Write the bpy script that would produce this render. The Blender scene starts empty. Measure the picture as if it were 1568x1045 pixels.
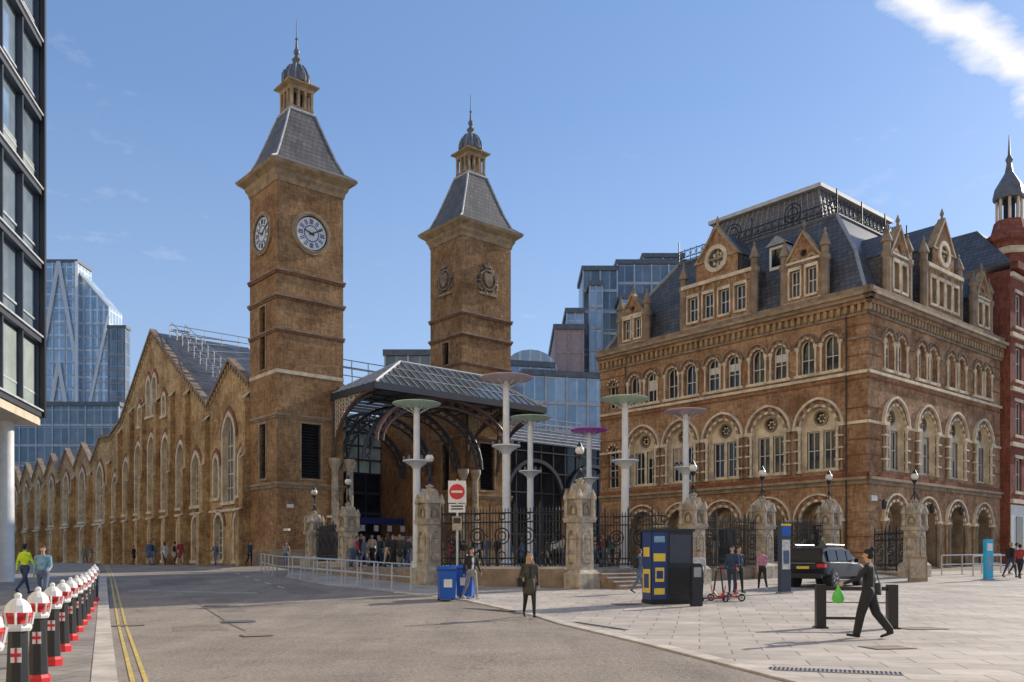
import bpy, bmesh, math, random
import numpy as np
from mathutils import Vector, Matrix
from mathutils.geometry import tessellate_polygon
random.seed(7)
sc=bpy.context.scene
R=math.radians
TH=R(40.5); CU,SU=math.cos(TH),math.sin(TH)
def W(u,v): return (u*CU-v*SU, u*SU+v*CU)
def gz(Y): return min(max(0.0,0.032*(Y-22)),1.2)
PZ=1.22
# ---------------------------------------------------------------- materials
MAT={}
def nodes(name):
    m=bpy.data.materials.new(name); m.use_nodes=True
    nt=m.node_tree; b=nt.nodes['Principled BSDF']; MAT[name]=m
    return m,nt,b
def lk(nt,a,b): nt.links.new(a,b)
def mk(name,col,rough=.75,metal=0,var=.18,scale=2.0,bump=0,bscale=40,spec=.5):
    m,nt,b=nodes(name)
    tc=nt.nodes.new('ShaderNodeTexCoord')
    n=nt.nodes.new('ShaderNodeTexNoise'); n.inputs['Scale'].default_value=scale; n.inputs['Detail'].default_value=3
    n.inputs['Roughness'].default_value=.65
    lk(nt,tc.outputs['Object'],n.inputs['Vector'])
    r=nt.nodes.new('ShaderNodeMapRange'); r.inputs[1].default_value=.3; r.inputs[2].default_value=.7
    r.inputs[3].default_value=1-var; r.inputs[4].default_value=1+var
    lk(nt,n.outputs['Fac'],r.inputs[0])
    mx=nt.nodes.new('ShaderNodeMix'); mx.data_type='RGBA'; mx.blend_type='MULTIPLY'; mx.inputs[0].default_value=1
    mx.inputs[6].default_value=(*col,1); lk(nt,r.outputs[0],mx.inputs[7])
    lk(nt,mx.outputs[2],b.inputs['Base Color'])
    b.inputs['Roughness'].default_value=rough; b.inputs['Metallic'].default_value=metal
    b.inputs['Specular IOR Level'].default_value=spec
    if bump:
        n2=nt.nodes.new('ShaderNodeTexNoise'); n2.inputs['Scale'].default_value=bscale; n2.inputs['Detail'].default_value=1
        lk(nt,tc.outputs['Object'],n2.inputs['Vector'])
        bp=nt.nodes.new('ShaderNodeBump'); bp.inputs['Strength'].default_value=bump; bp.inputs['Distance'].default_value=.02
        lk(nt,n2.outputs['Fac'],bp.inputs['Height']); lk(nt,bp.outputs[0],b.inputs['Normal'])
    return m
def brick(name,c1,c2,mortar,stain=.35,dirt=(.42,.34,.28)):
    m,nt,b=nodes(name)
    tc=nt.nodes.new('ShaderNodeTexCoord'); sp=nt.nodes.new('ShaderNodeSeparateXYZ'); lk(nt,tc.outputs['Object'],sp.inputs[0])
    ad=nt.nodes.new('ShaderNodeMath'); ad.operation='ADD'; lk(nt,sp.outputs[0],ad.inputs[0]); lk(nt,sp.outputs[1],ad.inputs[1])
    cb=nt.nodes.new('ShaderNodeCombineXYZ'); lk(nt,ad.outputs[0],cb.inputs[0]); lk(nt,sp.outputs[2],cb.inputs[1])
    br=nt.nodes.new('ShaderNodeTexBrick'); lk(nt,cb.outputs[0],br.inputs['Vector'])
    br.inputs['Color1'].default_value=(*c1,1); br.inputs['Color2'].default_value=(*c2,1); br.inputs['Mortar'].default_value=(*mortar,1)
    br.inputs['Scale'].default_value=1; br.inputs['Brick Width'].default_value=.36; br.inputs['Row Height'].default_value=.13
    br.inputs['Mortar Size'].default_value=.014; br.inputs['Bias'].default_value=-.1
    n=nt.nodes.new('ShaderNodeTexNoise'); n.inputs['Scale'].default_value=.4; n.inputs['Detail'].default_value=5; n.inputs['Roughness'].default_value=.75
    lk(nt,tc.outputs['Object'],n.inputs['Vector'])
    r=nt.nodes.new('ShaderNodeMapRange'); r.inputs[1].default_value=.40; r.inputs[2].default_value=.64; r.inputs[3].default_value=0; r.inputs[4].default_value=stain*1.7
    lk(nt,n.outputs['Fac'],r.inputs[0])
    mx=nt.nodes.new('ShaderNodeMix'); mx.data_type='RGBA'; mx.blend_type='MULTIPLY'; lk(nt,r.outputs[0],mx.inputs[0])
    lk(nt,br.outputs['Color'],mx.inputs[6]); mx.inputs[7].default_value=(*dirt,1)
    n3=nt.nodes.new('ShaderNodeTexNoise'); n3.inputs['Scale'].default_value=5; n3.inputs['Detail'].default_value=3; n3.inputs['Roughness'].default_value=.8
    mp=nt.nodes.new('ShaderNodeMapping'); mp.inputs['Scale'].default_value=(1,1,.3); lk(nt,tc.outputs['Object'],mp.inputs[0]); lk(nt,mp.outputs[0],n3.inputs['Vector'])
    r3=nt.nodes.new('ShaderNodeMapRange'); r3.inputs[1].default_value=.3; r3.inputs[2].default_value=.7; r3.inputs[3].default_value=.6; r3.inputs[4].default_value=1.35
    lk(nt,n3.outputs['Fac'],r3.inputs[0])
    m2=nt.nodes.new('ShaderNodeMix'); m2.data_type='RGBA'; m2.blend_type='MULTIPLY'; m2.inputs[0].default_value=1
    lk(nt,mx.outputs[2],m2.inputs[6]); lk(nt,r3.outputs[0],m2.inputs[7]); lk(nt,m2.outputs[2],b.inputs['Base Color'])
    b.inputs['Roughness'].default_value=.92; b.inputs['Specular IOR Level'].default_value=.25
brick('brick',(.50,.285,.125),(.34,.18,.08),(.36,.27,.17),.45)
brick('brick_gold',(.66,.425,.19),(.47,.29,.13),(.50,.39,.24),.55)
brick('brick_hotel',(.52,.30,.155),(.35,.185,.095),(.40,.30,.20),.5)
brick('brick_red',(.34,.13,.07),(.25,.09,.05),(.28,.18,.12),.3)
brick('brick_crimson',(.30,.085,.055),(.22,.06,.04),(.25,.14,.1),.3)
mk('stone',(.66,.55,.39),.85,var=.32,scale=1.5)
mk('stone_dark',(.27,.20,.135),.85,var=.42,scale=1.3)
mk('stone_pier',(.42,.355,.27),.85,var=.45,scale=2.4,bump=.5,bscale=14)
mk('corn',(.36,.255,.145),.8,var=.38,scale=1.7)
def tiles(name,c1,c2,mort,bw,rh,ms,rough=.6,metal=0,planxy=False,noise=.3,nscale=.6,offset=.5):
    m,nt,b=nodes(name)
    tc=nt.nodes.new('ShaderNodeTexCoord'); br=nt.nodes.new('ShaderNodeTexBrick')
    if planxy:
        mp=nt.nodes.new('ShaderNodeMapping'); mp.inputs['Rotation'].default_value=(0,0,R(12)); lk(nt,tc.outputs['Object'],mp.inputs[0]); lk(nt,mp.outputs[0],br.inputs['Vector'])
    else:
        sp=nt.nodes.new('ShaderNodeSeparateXYZ'); lk(nt,tc.outputs['Object'],sp.inputs[0])
        ad=nt.nodes.new('ShaderNodeMath'); ad.operation='ADD'; lk(nt,sp.outputs[0],ad.inputs[0]); lk(nt,sp.outputs[1],ad.inputs[1])
        cb=nt.nodes.new('ShaderNodeCombineXYZ'); lk(nt,ad.outputs[0],cb.inputs[0]); lk(nt,sp.outputs[2],cb.inputs[1]); lk(nt,cb.outputs[0],br.inputs['Vector'])
    br.offset=offset
    br.inputs['Color1'].default_value=(*c1,1); br.inputs['Color2'].default_value=(*c2,1); br.inputs['Mortar'].default_value=(*mort,1)
    br.inputs['Scale'].default_value=1; br.inputs['Brick Width'].default_value=bw; br.inputs['Row Height'].default_value=rh; br.inputs['Mortar Size'].default_value=ms
    n=nt.nodes.new('ShaderNodeTexNoise'); n.inputs['Scale'].default_value=nscale; n.inputs['Detail'].default_value=6; n.inputs['Roughness'].default_value=.75
    lk(nt,tc.outputs['Object'],n.inputs['Vector'])
    r=nt.nodes.new('ShaderNodeMapRange'); r.inputs[1].default_value=.3; r.inputs[2].default_value=.7; r.inputs[3].default_value=1-noise; r.inputs[4].default_value=1+noise*.5
    lk(nt,n.outputs['Fac'],r.inputs[0])
    mx=nt.nodes.new('ShaderNodeMix'); mx.data_type='RGBA'; mx.blend_type='MULTIPLY'; mx.inputs[0].default_value=1
    lk(nt,br.outputs['Color'],mx.inputs[6]); lk(nt,r.outputs[0],mx.inputs[7]); lk(nt,mx.outputs[2],b.inputs['Base Color'])
    b.inputs['Roughness'].default_value=rough; b.inputs['Metallic'].default_value=metal
tiles('slate',(.13,.135,.145),(.075,.08,.09),(.035,.035,.04),.35,.28,.02,.40,noise=.4)
tiles('slate_brown',(.20,.18,.16),(.13,.12,.11),(.06,.06,.06),.4,.34,.025,.55,noise=.4)
tiles('paving',(.56,.49,.415),(.44,.385,.33),(.24,.21,.18),1.1,.7,.016,.75,planxy=True,noise=.38,nscale=.5)
tiles('pave_dark',(.36,.325,.28),(.29,.26,.225),(.16,.14,.12),.6,.45,.014,.8,planxy=True,noise=.35)
tiles('glass_blue',(.40,.50,.58),(.26,.37,.46),(.58,.62,.65),1.5,3.3,.09,.2,.3,noise=.25,offset=0)
tiles('glass_dark',(.20,.25,.29),(.12,.17,.21),(.33,.36,.38),1.6,3.4,.12,.2,.2,noise=.3,offset=0)
tiles('tower_glass',(.40,.52,.62),(.28,.41,.53),(.7,.74,.77),2.0,4.0,.25,.3,.2,noise=.25,offset=0)
def asphalt(name,c0,c1):
    m,nt,b=nodes(name)
    tc=nt.nodes.new('ShaderNodeTexCoord')
    def nz(s,d=6,r=.6,sc_=None):
        n=nt.nodes.new('ShaderNodeTexNoise'); n.inputs['Scale'].default_value=s; n.inputs['Detail'].default_value=d; n.inputs['Roughness'].default_value=r
        if sc_:
            mp=nt.nodes.new('ShaderNodeMapping'); mp.inputs['Scale'].default_value=sc_; mp.inputs['Rotation'].default_value=(0,0,R(-25)); lk(nt,tc.outputs['Object'],mp.inputs[0]); lk(nt,mp.outputs[0],n.inputs['Vector'])
        else: lk(nt,tc.outputs['Object'],n.inputs['Vector'])
        return n
    a1=nz(.3,7,.75); a2=nz(14,4,.9); a3=nz(.6,5,.6,(1.4,.12,1))
    mx=nt.nodes.new('ShaderNodeMix'); mx.data_type='FLOAT'; mx.inputs[0].default_value=.4; lk(nt,a1.outputs['Fac'],mx.inputs[2]); lk(nt,a3.outputs['Fac'],mx.inputs[3])
    mx2=nt.nodes.new('ShaderNodeMix'); mx2.data_type='FLOAT'; mx2.inputs[0].default_value=.55; lk(nt,mx.outputs[0],mx2.inputs[2]); lk(nt,a2.outputs['Fac'],mx2.inputs[3])
    rp=nt.nodes.new('ShaderNodeValToRGB'); rp.color_ramp.elements[0].position=.40; rp.color_ramp.elements[0].color=(*c0,1); rp.color_ramp.elements[1].position=.60; rp.color_ramp.elements[1].color=(*c1,1)
    lk(nt,mx2.outputs[0],rp.inputs[0])
    vo=nt.nodes.new('ShaderNodeTexVoronoi'); vo.feature='DISTANCE_TO_EDGE'; vo.inputs['Scale'].default_value=.2
    wv=nt.nodes.new('ShaderNodeMix'); wv.data_type='RGBA'; wv.blend_type='ADD'; wv.inputs[0].default_value=1.0; lk(nt,tc.outputs['Object'],wv.inputs[6]); lk(nt,nz(.7,4,.7).outputs['Color'],wv.inputs[7]); lk(nt,wv.outputs[2],vo.inputs['Vector'])
    cr=nt.nodes.new('ShaderNodeMapRange'); cr.inputs[1].default_value=.0; cr.inputs[2].default_value=.005; cr.inputs[3].default_value=.68; cr.inputs[4].default_value=1; lk(nt,vo.outputs['Distance'],cr.inputs[0])
    m3=nt.nodes.new('ShaderNodeMix'); m3.data_type='RGBA'; m3.blend_type='MULTIPLY'; m3.inputs[0].default_value=1; lk(nt,rp.outputs[0],m3.inputs[6]); lk(nt,cr.outputs[0],m3.inputs[7])
    lk(nt,m3.outputs[2],b.inputs['Base Color']); b.inputs['Roughness'].default_value=.85; b.inputs['Specular IOR Level'].default_value=.3
    bp=nt.nodes.new('ShaderNodeBump'); bp.inputs['Strength'].default_value=.8; bp.inputs['Distance'].default_value=.04; lk(nt,a2.outputs['Fac'],bp.inputs['Height']); lk(nt,bp.outputs[0],b.inputs['Normal'])
asphalt('asphalt',(.17,.143,.118),(.45,.385,.32))
asphalt('asphalt_patch',(.14,.12,.10),(.36,.31,.26))
mk('tar',(.16,.14,.12),.6)
mk('kerb',(.52,.46,.39),.8,var=.3,scale=1.4)
mk('yellow_paint',(.62,.45,.12),.6,var=.4,scale=9)
mk('white_paint',(.62,.60,.56),.6,var=.35,scale=7)
mk('lead',(.30,.31,.33),.5,var=.2)
mk('lead_dark',(.13,.135,.145),.5,var=.3)
mk('lead_light',(.5,.5,.5),.5,var=.2)
mk('iron',(.015,.017,.02),.45,var=.1)
mk('iron_blue',(.045,.055,.075),.5,var=.1)
mk('iron_red',(.13,.07,.055),.5,var=.1)
mk('white',(.75,.75,.72),.5,var=.1)
mk('white_frame',(.66,.64,.58),.5,var=.1)
mk('cream',(.64,.54,.40),.7,var=.15)
mk('bounce_cream',(.86,.70,.46),.8,var=.1)  # pale warm colour of the added out-of-view bounce tower
mk('galv',(.50,.51,.51),.35,.4,var=.1)
mk('win',(.022,.028,.035),.06,0,var=.6,scale=.5,spec=.45)
mk('win_light',(.12,.15,.18),.10,.1,var=.6,scale=.6,spec=.7)
mk('fg_glass',(.42,.53,.62),.10,.55,var=.4,scale=.35,spec=.7)
mk('fg_panel',(.40,.46,.42),.3,.2,var=.3,scale=.5)
mk('louvre',(.035,.037,.04),.6,var=.2)
mk('dark',(.02,.02,.022),.8,var=.3)
mk('black',(.018,.018,.02),.4,var=.1)
mk('rubber',(.02,.02,.02),.8)
mk('red',(.62,.02,.025),.4,var=.12)
mk('blue',(.01,.10,.46),.4,var=.1)
mk('navy',(.015,.035,.16),.4,var=.1)
mk('cyan',(.02,.42,.66),.35,var=.1)
mk('yellow',(.75,.55,.05),.5,var=.05)
mk('carpaint',(.010,.014,.024),.35,0,var=.05,spec=.3)
mk('carglass',(.012,.014,.016),.12,0,spec=.25,var=.1)
mk('taillight',(.55,.01,.01),.2)
mk('orange',(.7,.25,.05),.5)
mk('green_bag',(.12,.55,.08),.35)
mk('disc_green',(.52,.68,.50),.3,var=.1)
mk('disc_pink',(.62,.46,.50),.3,var=.1)
mk('disc_mag',(.60,.12,.66),.3,var=.1)
mk('pole_white',(.72,.72,.70),.4,var=.1)
mk('globe',(.75,.70,.62),.25,var=.1)
mk('glassroof',(.10,.125,.135),.15,.1,var=.4,scale=.5,spec=.6)
mk('glasspane',(.52,.66,.56),.3,.0,var=.4,scale=.5)
mk('pinkstone',(.42,.30,.27),.7,var=.15)
mk('brownstone',(.34,.28,.25),.7,var=.15)
mk('wood',(.30,.20,.11),.6)
for nme,c in dict(skin=(.50,.30,.22),hair_blond=(.36,.24,.11),hair_black=(.015,.012,.01),hair_brown=(.09,.05,.03),c_black=(.018,.018,.02),c_olive=(.07,.065,.04),c_grey=(.28,.27,.26),c_navy=(.03,.05,.10),c_blue=(.20,.36,.46),c_white=(.6,.6,.57),c_pink=(.5,.22,.28),c_hiviz=(.62,.85,.03),c_denim=(.10,.14,.22),c_beige=(.42,.34,.25),c_red=(.35,.04,.04),c_green=(.10,.16,.08)).items():
    mk(nme,c,.75,var=.3,scale=7)
# ---------------------------------------------------------------- mesh builder
class P:
    def __init__(s): s.v=[];s.f=[];s.m=[]
    def add(s,vs,fs,m):
        o=len(s.v); s.v+=[tuple(x) for x in vs]
        for f in fs: s.f.append(tuple(i+o for i in f)); s.m.append(m)
    def box(s,x0,x1,y0,y1,z0,z1,m):
        s.add([(x0,y0,z0),(x1,y0,z0),(x1,y1,z0),(x0,y1,z0),(x0,y0,z1),(x1,y0,z1),(x1,y1,z1),(x0,y1,z1)],
              [(0,3,2,1),(4,5,6,7),(0,1,5,4),(1,2,6,5),(2,3,7,6),(3,0,4,7)],m)
    def obox(s,c,hx,hy,z0,z1,ang,m):
        ca,sa=math.cos(ang),math.sin(ang); vs=[]
        for z in (z0,z1):
            for sx,sy in ((-1,-1),(1,-1),(1,1),(-1,1)):
                x,y=sx*hx,sy*hy; vs.append((c[0]+x*ca-y*sa,c[1]+x*sa+y*ca,z))
        s.add(vs,[(0,3,2,1),(4,5,6,7),(0,1,5,4),(1,2,6,5),(2,3,7,6),(3,0,4,7)],m)
    def frus(s,rings,m,cap=True):
        vs=[]
        for (x0,x1,y0,y1,z) in rings: vs+=[(x0,y0,z),(x1,y0,z),(x1,y1,z),(x0,y1,z)]
        fs=[]
        for i in range(len(rings)-1):
            o=4*i
            for k in range(4): fs.append((o+k,o+(k+1)%4,o+4+(k+1)%4,o+4+k))
        if cap: fs.append(tuple(range(4*len(rings)-4,4*len(rings)))); fs.append((3,2,1,0))
        s.add(vs,fs,m)
    def lathe(s,cx,cy,prof,m,n=14,ph=0):
        vs=[];fs=[]
        for r,z in prof:
            for i in range(n):
                a=2*math.pi*i/n+ph; vs.append((cx+r*math.cos(a),cy+r*math.sin(a),z))
        for j in range(len(prof)-1):
            for i in range(n): fs.append((j*n+i,j*n+(i+1)%n,(j+1)*n+(i+1)%n,(j+1)*n+i))
        fs.append(tuple(range(n))[::-1]); fs.append(tuple((len(prof)-1)*n+i for i in range(n)))
        s.add(vs,fs,m)
    def sphere(s,c,r,m,n=12,sz=1):
        k=n//2+1
        s.lathe(c[0],c[1],[(max(.001,r*math.sin(math.pi*j/k)),c[2]-r*sz*math.cos(math.pi*j/k)) for j in range(k+1)],m,n)
    def tube(s,p0,p1,r,m,n=6,r1=None):
        p0=Vector(p0);p1=Vector(p1);d=(p1-p0)
        if d.length<1e-6: return
        q=d.to_track_quat('Z','Y'); r1=r if r1 is None else r1
        vs=[]
        for p,rr in ((p0,r),(p1,r1)):
            for i in range(n):
                a=2*math.pi*i/n; vs.append(p+q@Vector((rr*math.cos(a),rr*math.sin(a),0)))
        fs=[(i,(i+1)%n,n+(i+1)%n,n+i) for i in range(n)]+[tuple(range(n))[::-1],tuple(range(n,2*n))]
        s.add(vs,fs,m)
    def path(s,pts,r,m,n=6,closed=False):
        L=len(pts)
        for i in range(L if closed else L-1): s.tube(pts[i],pts[(i+1)%L],r,m,n)
    def build(s,name,parent=None,smooth=False,loc=None,rz=0,fixn=False):
        me=bpy.data.meshes.new(name); me.from_pydata(s.v,[],s.f)
        names=[];idx={}
        for q in s.m:
            if q not in idx: idx[q]=len(names); names.append(q)
        for q in names: me.materials.append(MAT[q])
        me.polygons.foreach_set('material_index',[idx[q] for q in s.m])
        if fixn:
            bm=bmesh.new(); bm.from_mesh(me); bmesh.ops.recalc_face_normals(bm,faces=bm.faces[:]); bm.to_mesh(me); bm.free()
        if smooth:
            me.polygons.foreach_set('use_smooth',[True]*len(me.polygons))
            try: me.set_sharp_from_angle(angle=R(35))
            except Exception: pass
        me.update()
        ob=bpy.data.objects.new(name,me); sc.collection.objects.link(ob)
        if parent: ob.parent=parent
        if loc: ob.location=loc
        ob.rotation_euler[2]=rz
        return ob
def empty(name,loc=(0,0,0),rz=0):
    e=bpy.data.objects.new(name,None); sc.collection.objects.link(e); e.location=loc; e.rotation_euler[2]=rz; e.empty_display_size=.5
    return e
def arc(cx,zs,w,k=.5,n=8):
    Rr=k*w; a=math.acos(max(-1,min(1,(Rr-w/2)/Rr))) ; pts=[]
    c=cx+w/2-Rr
    for i in range(n+1): t=a*i/n; pts.append((c+Rr*math.cos(t),zs+Rr*math.sin(t)))
    c2=cx-w/2+Rr
    for i in range(n-1,-1,-1): t=a*i/n; pts.append((c2-Rr*math.cos(t),zs+Rr*math.sin(t)))
    return pts
def arch(cx,z0,w,zs,k=.5,n=8): return [(cx-w/2,z0),(cx+w/2,z0)]+arc(cx,zs,w,k,n)
def rect(s0,s1,z0,z1): return [(s0,z0),(s1,z0),(s1,z1),(s0,z1)]
def circ(cx,cz,r,n=20): return [(cx+r*math.cos(2*math.pi*i/n),cz+r*math.sin(2*math.pi*i/n)) for i in range(n)]
class F:
    def __init__(f,p,O,S,N): f.p=p;f.O=O;f.S=S;f.N=N
    def pt(f,s,z,n=0): return (f.O[0]+s*f.S[0]+n*f.N[0], f.O[1]+s*f.S[1]+n*f.N[1], z)
    def wall(f,outer,holes,m,n=0):
        loops=[outer]+holes
        flat=[q for l in loops for q in l]
        tri=tessellate_polygon([[Vector((a,b,0)) for a,b in l] for l in loops])
        f.p.add([f.pt(a,b,n) for a,b in flat],[tuple(t) for t in tri],m)
    def side(f,loop,n0,n1,m,closed=True):
        L=len(loop); vs=[f.pt(a,b,n0) for a,b in loop]+[f.pt(a,b,n1) for a,b in loop]
        f.p.add(vs,[(i,(i+1)%L,L+(i+1)%L,L+i) for i in range(L if closed else L-1)],m)
    def extr(f,loop,n0,n1,m): f.wall(loop,[],m,n1); f.side(loop,n0,n1,m)
    def ring(f,lo,li,n0,n1,m,closed=False):
        L=len(lo); vs=[f.pt(a,b,n1) for a,b in lo]+[f.pt(a,b,n1) for a,b in li]
        f.p.add(vs,[(i,(i+1)%L,L+(i+1)%L,L+i) for i in range(L if closed else L-1)],m)
        f.side(lo,n0,n1,m,closed); f.side(li,n0,n1,m,closed)
    def vous(f,cx,zs,w,t,k,n0,n1,ma,mb,n=8):
        lo=arc(cx,zs,w,k,n); li=arc(cx,zs,w-2*t,k,n)
        for i in range(len(lo)-1):
            f.extr([lo[i],lo[i+1],li[i+1],li[i]],n0,n1+(.012 if i%2 else 0),ma if i%2 else mb)
    def band(f,s0,s1,z0,z1,out,m,n0=0):
        a=f.pt(s0,z0,n0);b=f.pt(s1,z0,out)
        f.p.box(min(a[0],b[0]),max(a[0],b[0]),min(a[1],b[1]),max(a[1],b[1]),z0,z1,m)
    def tube(f,a,b,r,m,n=6): f.p.tube(f.pt(*a),f.pt(*b),r,m,n)
    def col(f,s,z0,z1,n,r,m):
        c=f.pt(s,0,n)
        f.p.lathe(c[0],c[1],[(r*1.6,z0),(r*1.6,z0+.12),(r,z0+.2),(r,z1-.3),(r*1.3,z1-.2),(r*1.9,z1-.05),(r*1.9,z1)],m,8)
    def window(f,loop,depth,mrev,mglass,bars_v=(),bars_h=(),mf='white_frame',bw=.05,n=0,fr=True):
        f.side(loop,n,n-depth,mrev); f.wall(loop,[],mglass,n-depth)
        ss=[a for a,b in loop]; zz=[b for a,b in loop]; s0,s1,z0,z1=min(ss),max(ss),min(zz),max(zz)
        nf=n-depth+.05
        if fr:
            cx=(s0+s1)/2;cz=(z0+z1)/2;kx=1-.14/(s1-s0);kz=1-.14/(z1-z0)
            f.ring(loop,[(cx+(a-cx)*kx,cz+(b-cz)*kz) for a,b in loop],n-depth,nf,mf,True)
        def top(s):
            best=z0
            for i in range(len(loop)):
                a,b=loop[i],loop[(i+1)%len(loop)]
                if (a[0]-s)*(b[0]-s)<=0 and abs(a[0]-b[0])>1e-6:
                    best=max(best,a[1]+(b[1]-a[1])*(s-a[0])/(b[0]-a[0]))
            return best
        for s in bars_v: f.band(s-bw/2,s+bw/2,z0,top(s),nf+.005,mf,n-depth)
        for z in bars_h: f.band(s0,s1,z-bw/2,z+bw/2,nf+.01,mf,n-depth)
# ---------------------------------------------------------------- ground
def sheet(name,poly,off,mat,parent=None,thick=0,uv=False):
    if uv: poly=[W(*q) for q in poly]
    bm=bmesh.new()
    vs=[bm.verts.new((x,y,0)) for x,y in poly]
    loops=[[Vector((x,y,0)) for x,y in poly]]
    for t in tessellate_polygon(loops):
        try: bm.faces.new([vs[i] for i in t])
        except Exception: pass
    for yy in (22.0,59.5):
        bmesh.ops.bisect_plane(bm,geom=bm.verts[:]+bm.edges[:]+bm.faces[:],plane_co=(0,yy,0),plane_no=(0,1,0))
    for v in bm.verts: v.co.z=gz(v.co.y)+off
    bmesh.ops.recalc_face_normals(bm,faces=bm.faces[:])
    for f in bm.faces:
        if f.normal.z<0: f.normal_flip()
    if thick:
        ret=bmesh.ops.extrude_face_region(bm,geom=bm.faces[:])
        for e in ret['geom']:
            if isinstance(e,bmesh.types.BMVert): e.co.z+=thick
    me=bpy.data.meshes.new(name); bm.to_mesh(me); bm.free(); me.materials.append(MAT[mat])
    ob=bpy.data.objects.new(name,me); sc.collection.objects.link(ob)
    if parent: ob.parent=parent
    return ob
sheet('road',[(-1500,-200),(1500,-200),(1500,2500),(-1500,2500)],0,'asphalt')
edge=[(8.5,-5),(5.6,6),(3.8,11.5),(2.6,17),(.8,24),(-1.4,29.5),(-4.4,33.6)]
sheet('pavement',edge+[(-8,38),(-11.6,45),(-13,52),(60,52),(120,40),(120,-5)],.008,'paving')
def strip(name,pts,w,off,mat,thick=0,parent=None):
    L=[];Rr=[]
    for i,pn in enumerate(pts):
        a=Vector(pts[max(0,i-1)]);b=Vector(pts[min(len(pts)-1,i+1)]);d=(b-a).normalized();n=Vector((-d.y,d.x))*w/2
        L.append((pn[0]+n.x,pn[1]+n.y));Rr.append((pn[0]-n.x,pn[1]-n.y))
    return sheet(name,L+Rr[::-1],off,mat,parent,thick)
strip('kerb',edge,.3,0,'kerb',.03)
D=Vector((-10.4,22.4)).normalized(); Nn=Vector((D.y,-D.x))
def LP(t,o=0): return tuple(Vector((-4.9,11.55))+D*t+Nn*o)
sheet('pavement',[LP(-18,-.55),LP(35,-.55),LP(110,-1.5),(-140,110),(-60,-6)],0,'pave_dark',None,.11)
strip('kerb',[LP(-18,-.40),LP(10,-.40),LP(35,-.40)],.3,0,'kerb',.118)
ym=empty('double_yellow_lines')
strip('line_1',[LP(-18,-.06),LP(35,-.06),LP(60,-.3)],.06,.008,'yellow_paint',0,ym)
strip('line_2',[LP(-18,.10),LP(35,.10),LP(60,-.14)],.06,.008,'yellow_paint',0,ym)
pm=empty('road_patches')
def patch(t0,t1,o0,o1,i): sheet('patch_%d'%i,[LP(t0,o0),LP(t1,o0+.1),LP(t1+.15,o1),LP(t0-.1,o1)],.004,'asphalt_patch',pm)
for i,q in enumerate(((8.5,10.3,1.0,2.2),(14,19,2.6,3.4),(20,27,6.0,7.4),(28,34,1.5,4))): patch(*q,i)
tl=empty('tar_joints')
for i,pts in enumerate(([LP(8,2.5),LP(14,2.42),LP(20,2.3),LP(34,2.5)],[LP(15.5,.4),LP(15.3,5),LP(15.9,9)])): strip('joint_%d'%i,pts,.035,.0085,'tar',0,tl)
rm=empty('road_markings')
for i in range(5):
    a=Vector(LP(24+i*3.2,6.3)); strip('dash_%d'%i,[tuple(a),tuple(a+D*1.5)],.10,.009,'white_paint',0,rm)
strip('give_way',[(-9.6,33.2),(-15.0,34.6)],.18,.009,'white_paint',0,rm)
strip('give_way_2',[(-9.4,32.6),(-14.8,34.0)],.10,.009,'white_paint',0,rm)
def grate(x,y,hx,hy,ang):
    p=P(); p.obox((0,0),hx,hy,0,.012,0,'lead')
    for i in range(int(hx*2/.06)): p.obox((-hx+.03+i*.06,0),.012,hy*.9,.012,.016,0,'black')
    p.build('drain_grate',loc=(x,y,gz(y)+.01),rz=ang)
for q in ((4.6,12.6,.9,.16,-.35),(8.7,13.5,.45,.2,.2),(-.7,26,1.0,.12,-.7),(-7.0,22.6,.4,.3,.4),(-9.2,27.5,.35,.3,.4),(2.0,21.5,1.6,.07,-1.2)): grate(*q)
def cover(x,y,hx,hy,ang):
    p=P(); p.box(-hx,hx,-hy,hy,0,.010,'lead_dark'); p.box(-hx+.04,hx-.04,-hy+.04,hy-.04,.010,.014,'stone_dark'); p.build('manhole_cover',loc=(x,y,gz(y)+.010),rz=ang)
for q in ((-9.4,21.5,.4,.28,.4),(-5.4,18.6,.3,.25,.5),(6.8,16,.4,.3,.2),(3.6,28,.4,.4,.2),(9.5,20.5,.5,.35,.2),(11.5,16.4,.5,.35,.2)): cover(*q)
# plaza
pl=empty('plaza',rz=TH); p=P()
poly=[(25.2,25.3),(47.7,25.3),(47.7,25.8),(70,25.8),(70,95),(27.2,95),(26.9,60.4),(26.3,56),(24.9,49),(23.6,42.3),(22.0,32)]
f=[Vector((a,b,0)) for a,b in poly]; tri=tessellate_polygon([f])
p.add([(a,b,PZ) for a,b in poly],[tuple(t) for t in tri],'pave_dark')
L=len(poly); p.add([(a,b,0) for a,b in poly]+[(a,b,PZ) for a,b in poly],[(i,(i+1)%L,L+(i+1)%L,L+i) for i in range(L)],'stone_dark')
p.build('floor',pl)
st=empty('entrance_steps',rz=TH); p=P()
for i in range(5):
    h=PZ-.155*(i+1); p.box(26.1,31.9,25.3-.36*(i+1),25.295-.36*i,0,h,'stone_dark'); p.box(26.08,31.92,25.28-.36*(i+1),25.34-.36*(i+1),h-.05,h+.004,'kerb')
p.build('treads',st)
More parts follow.
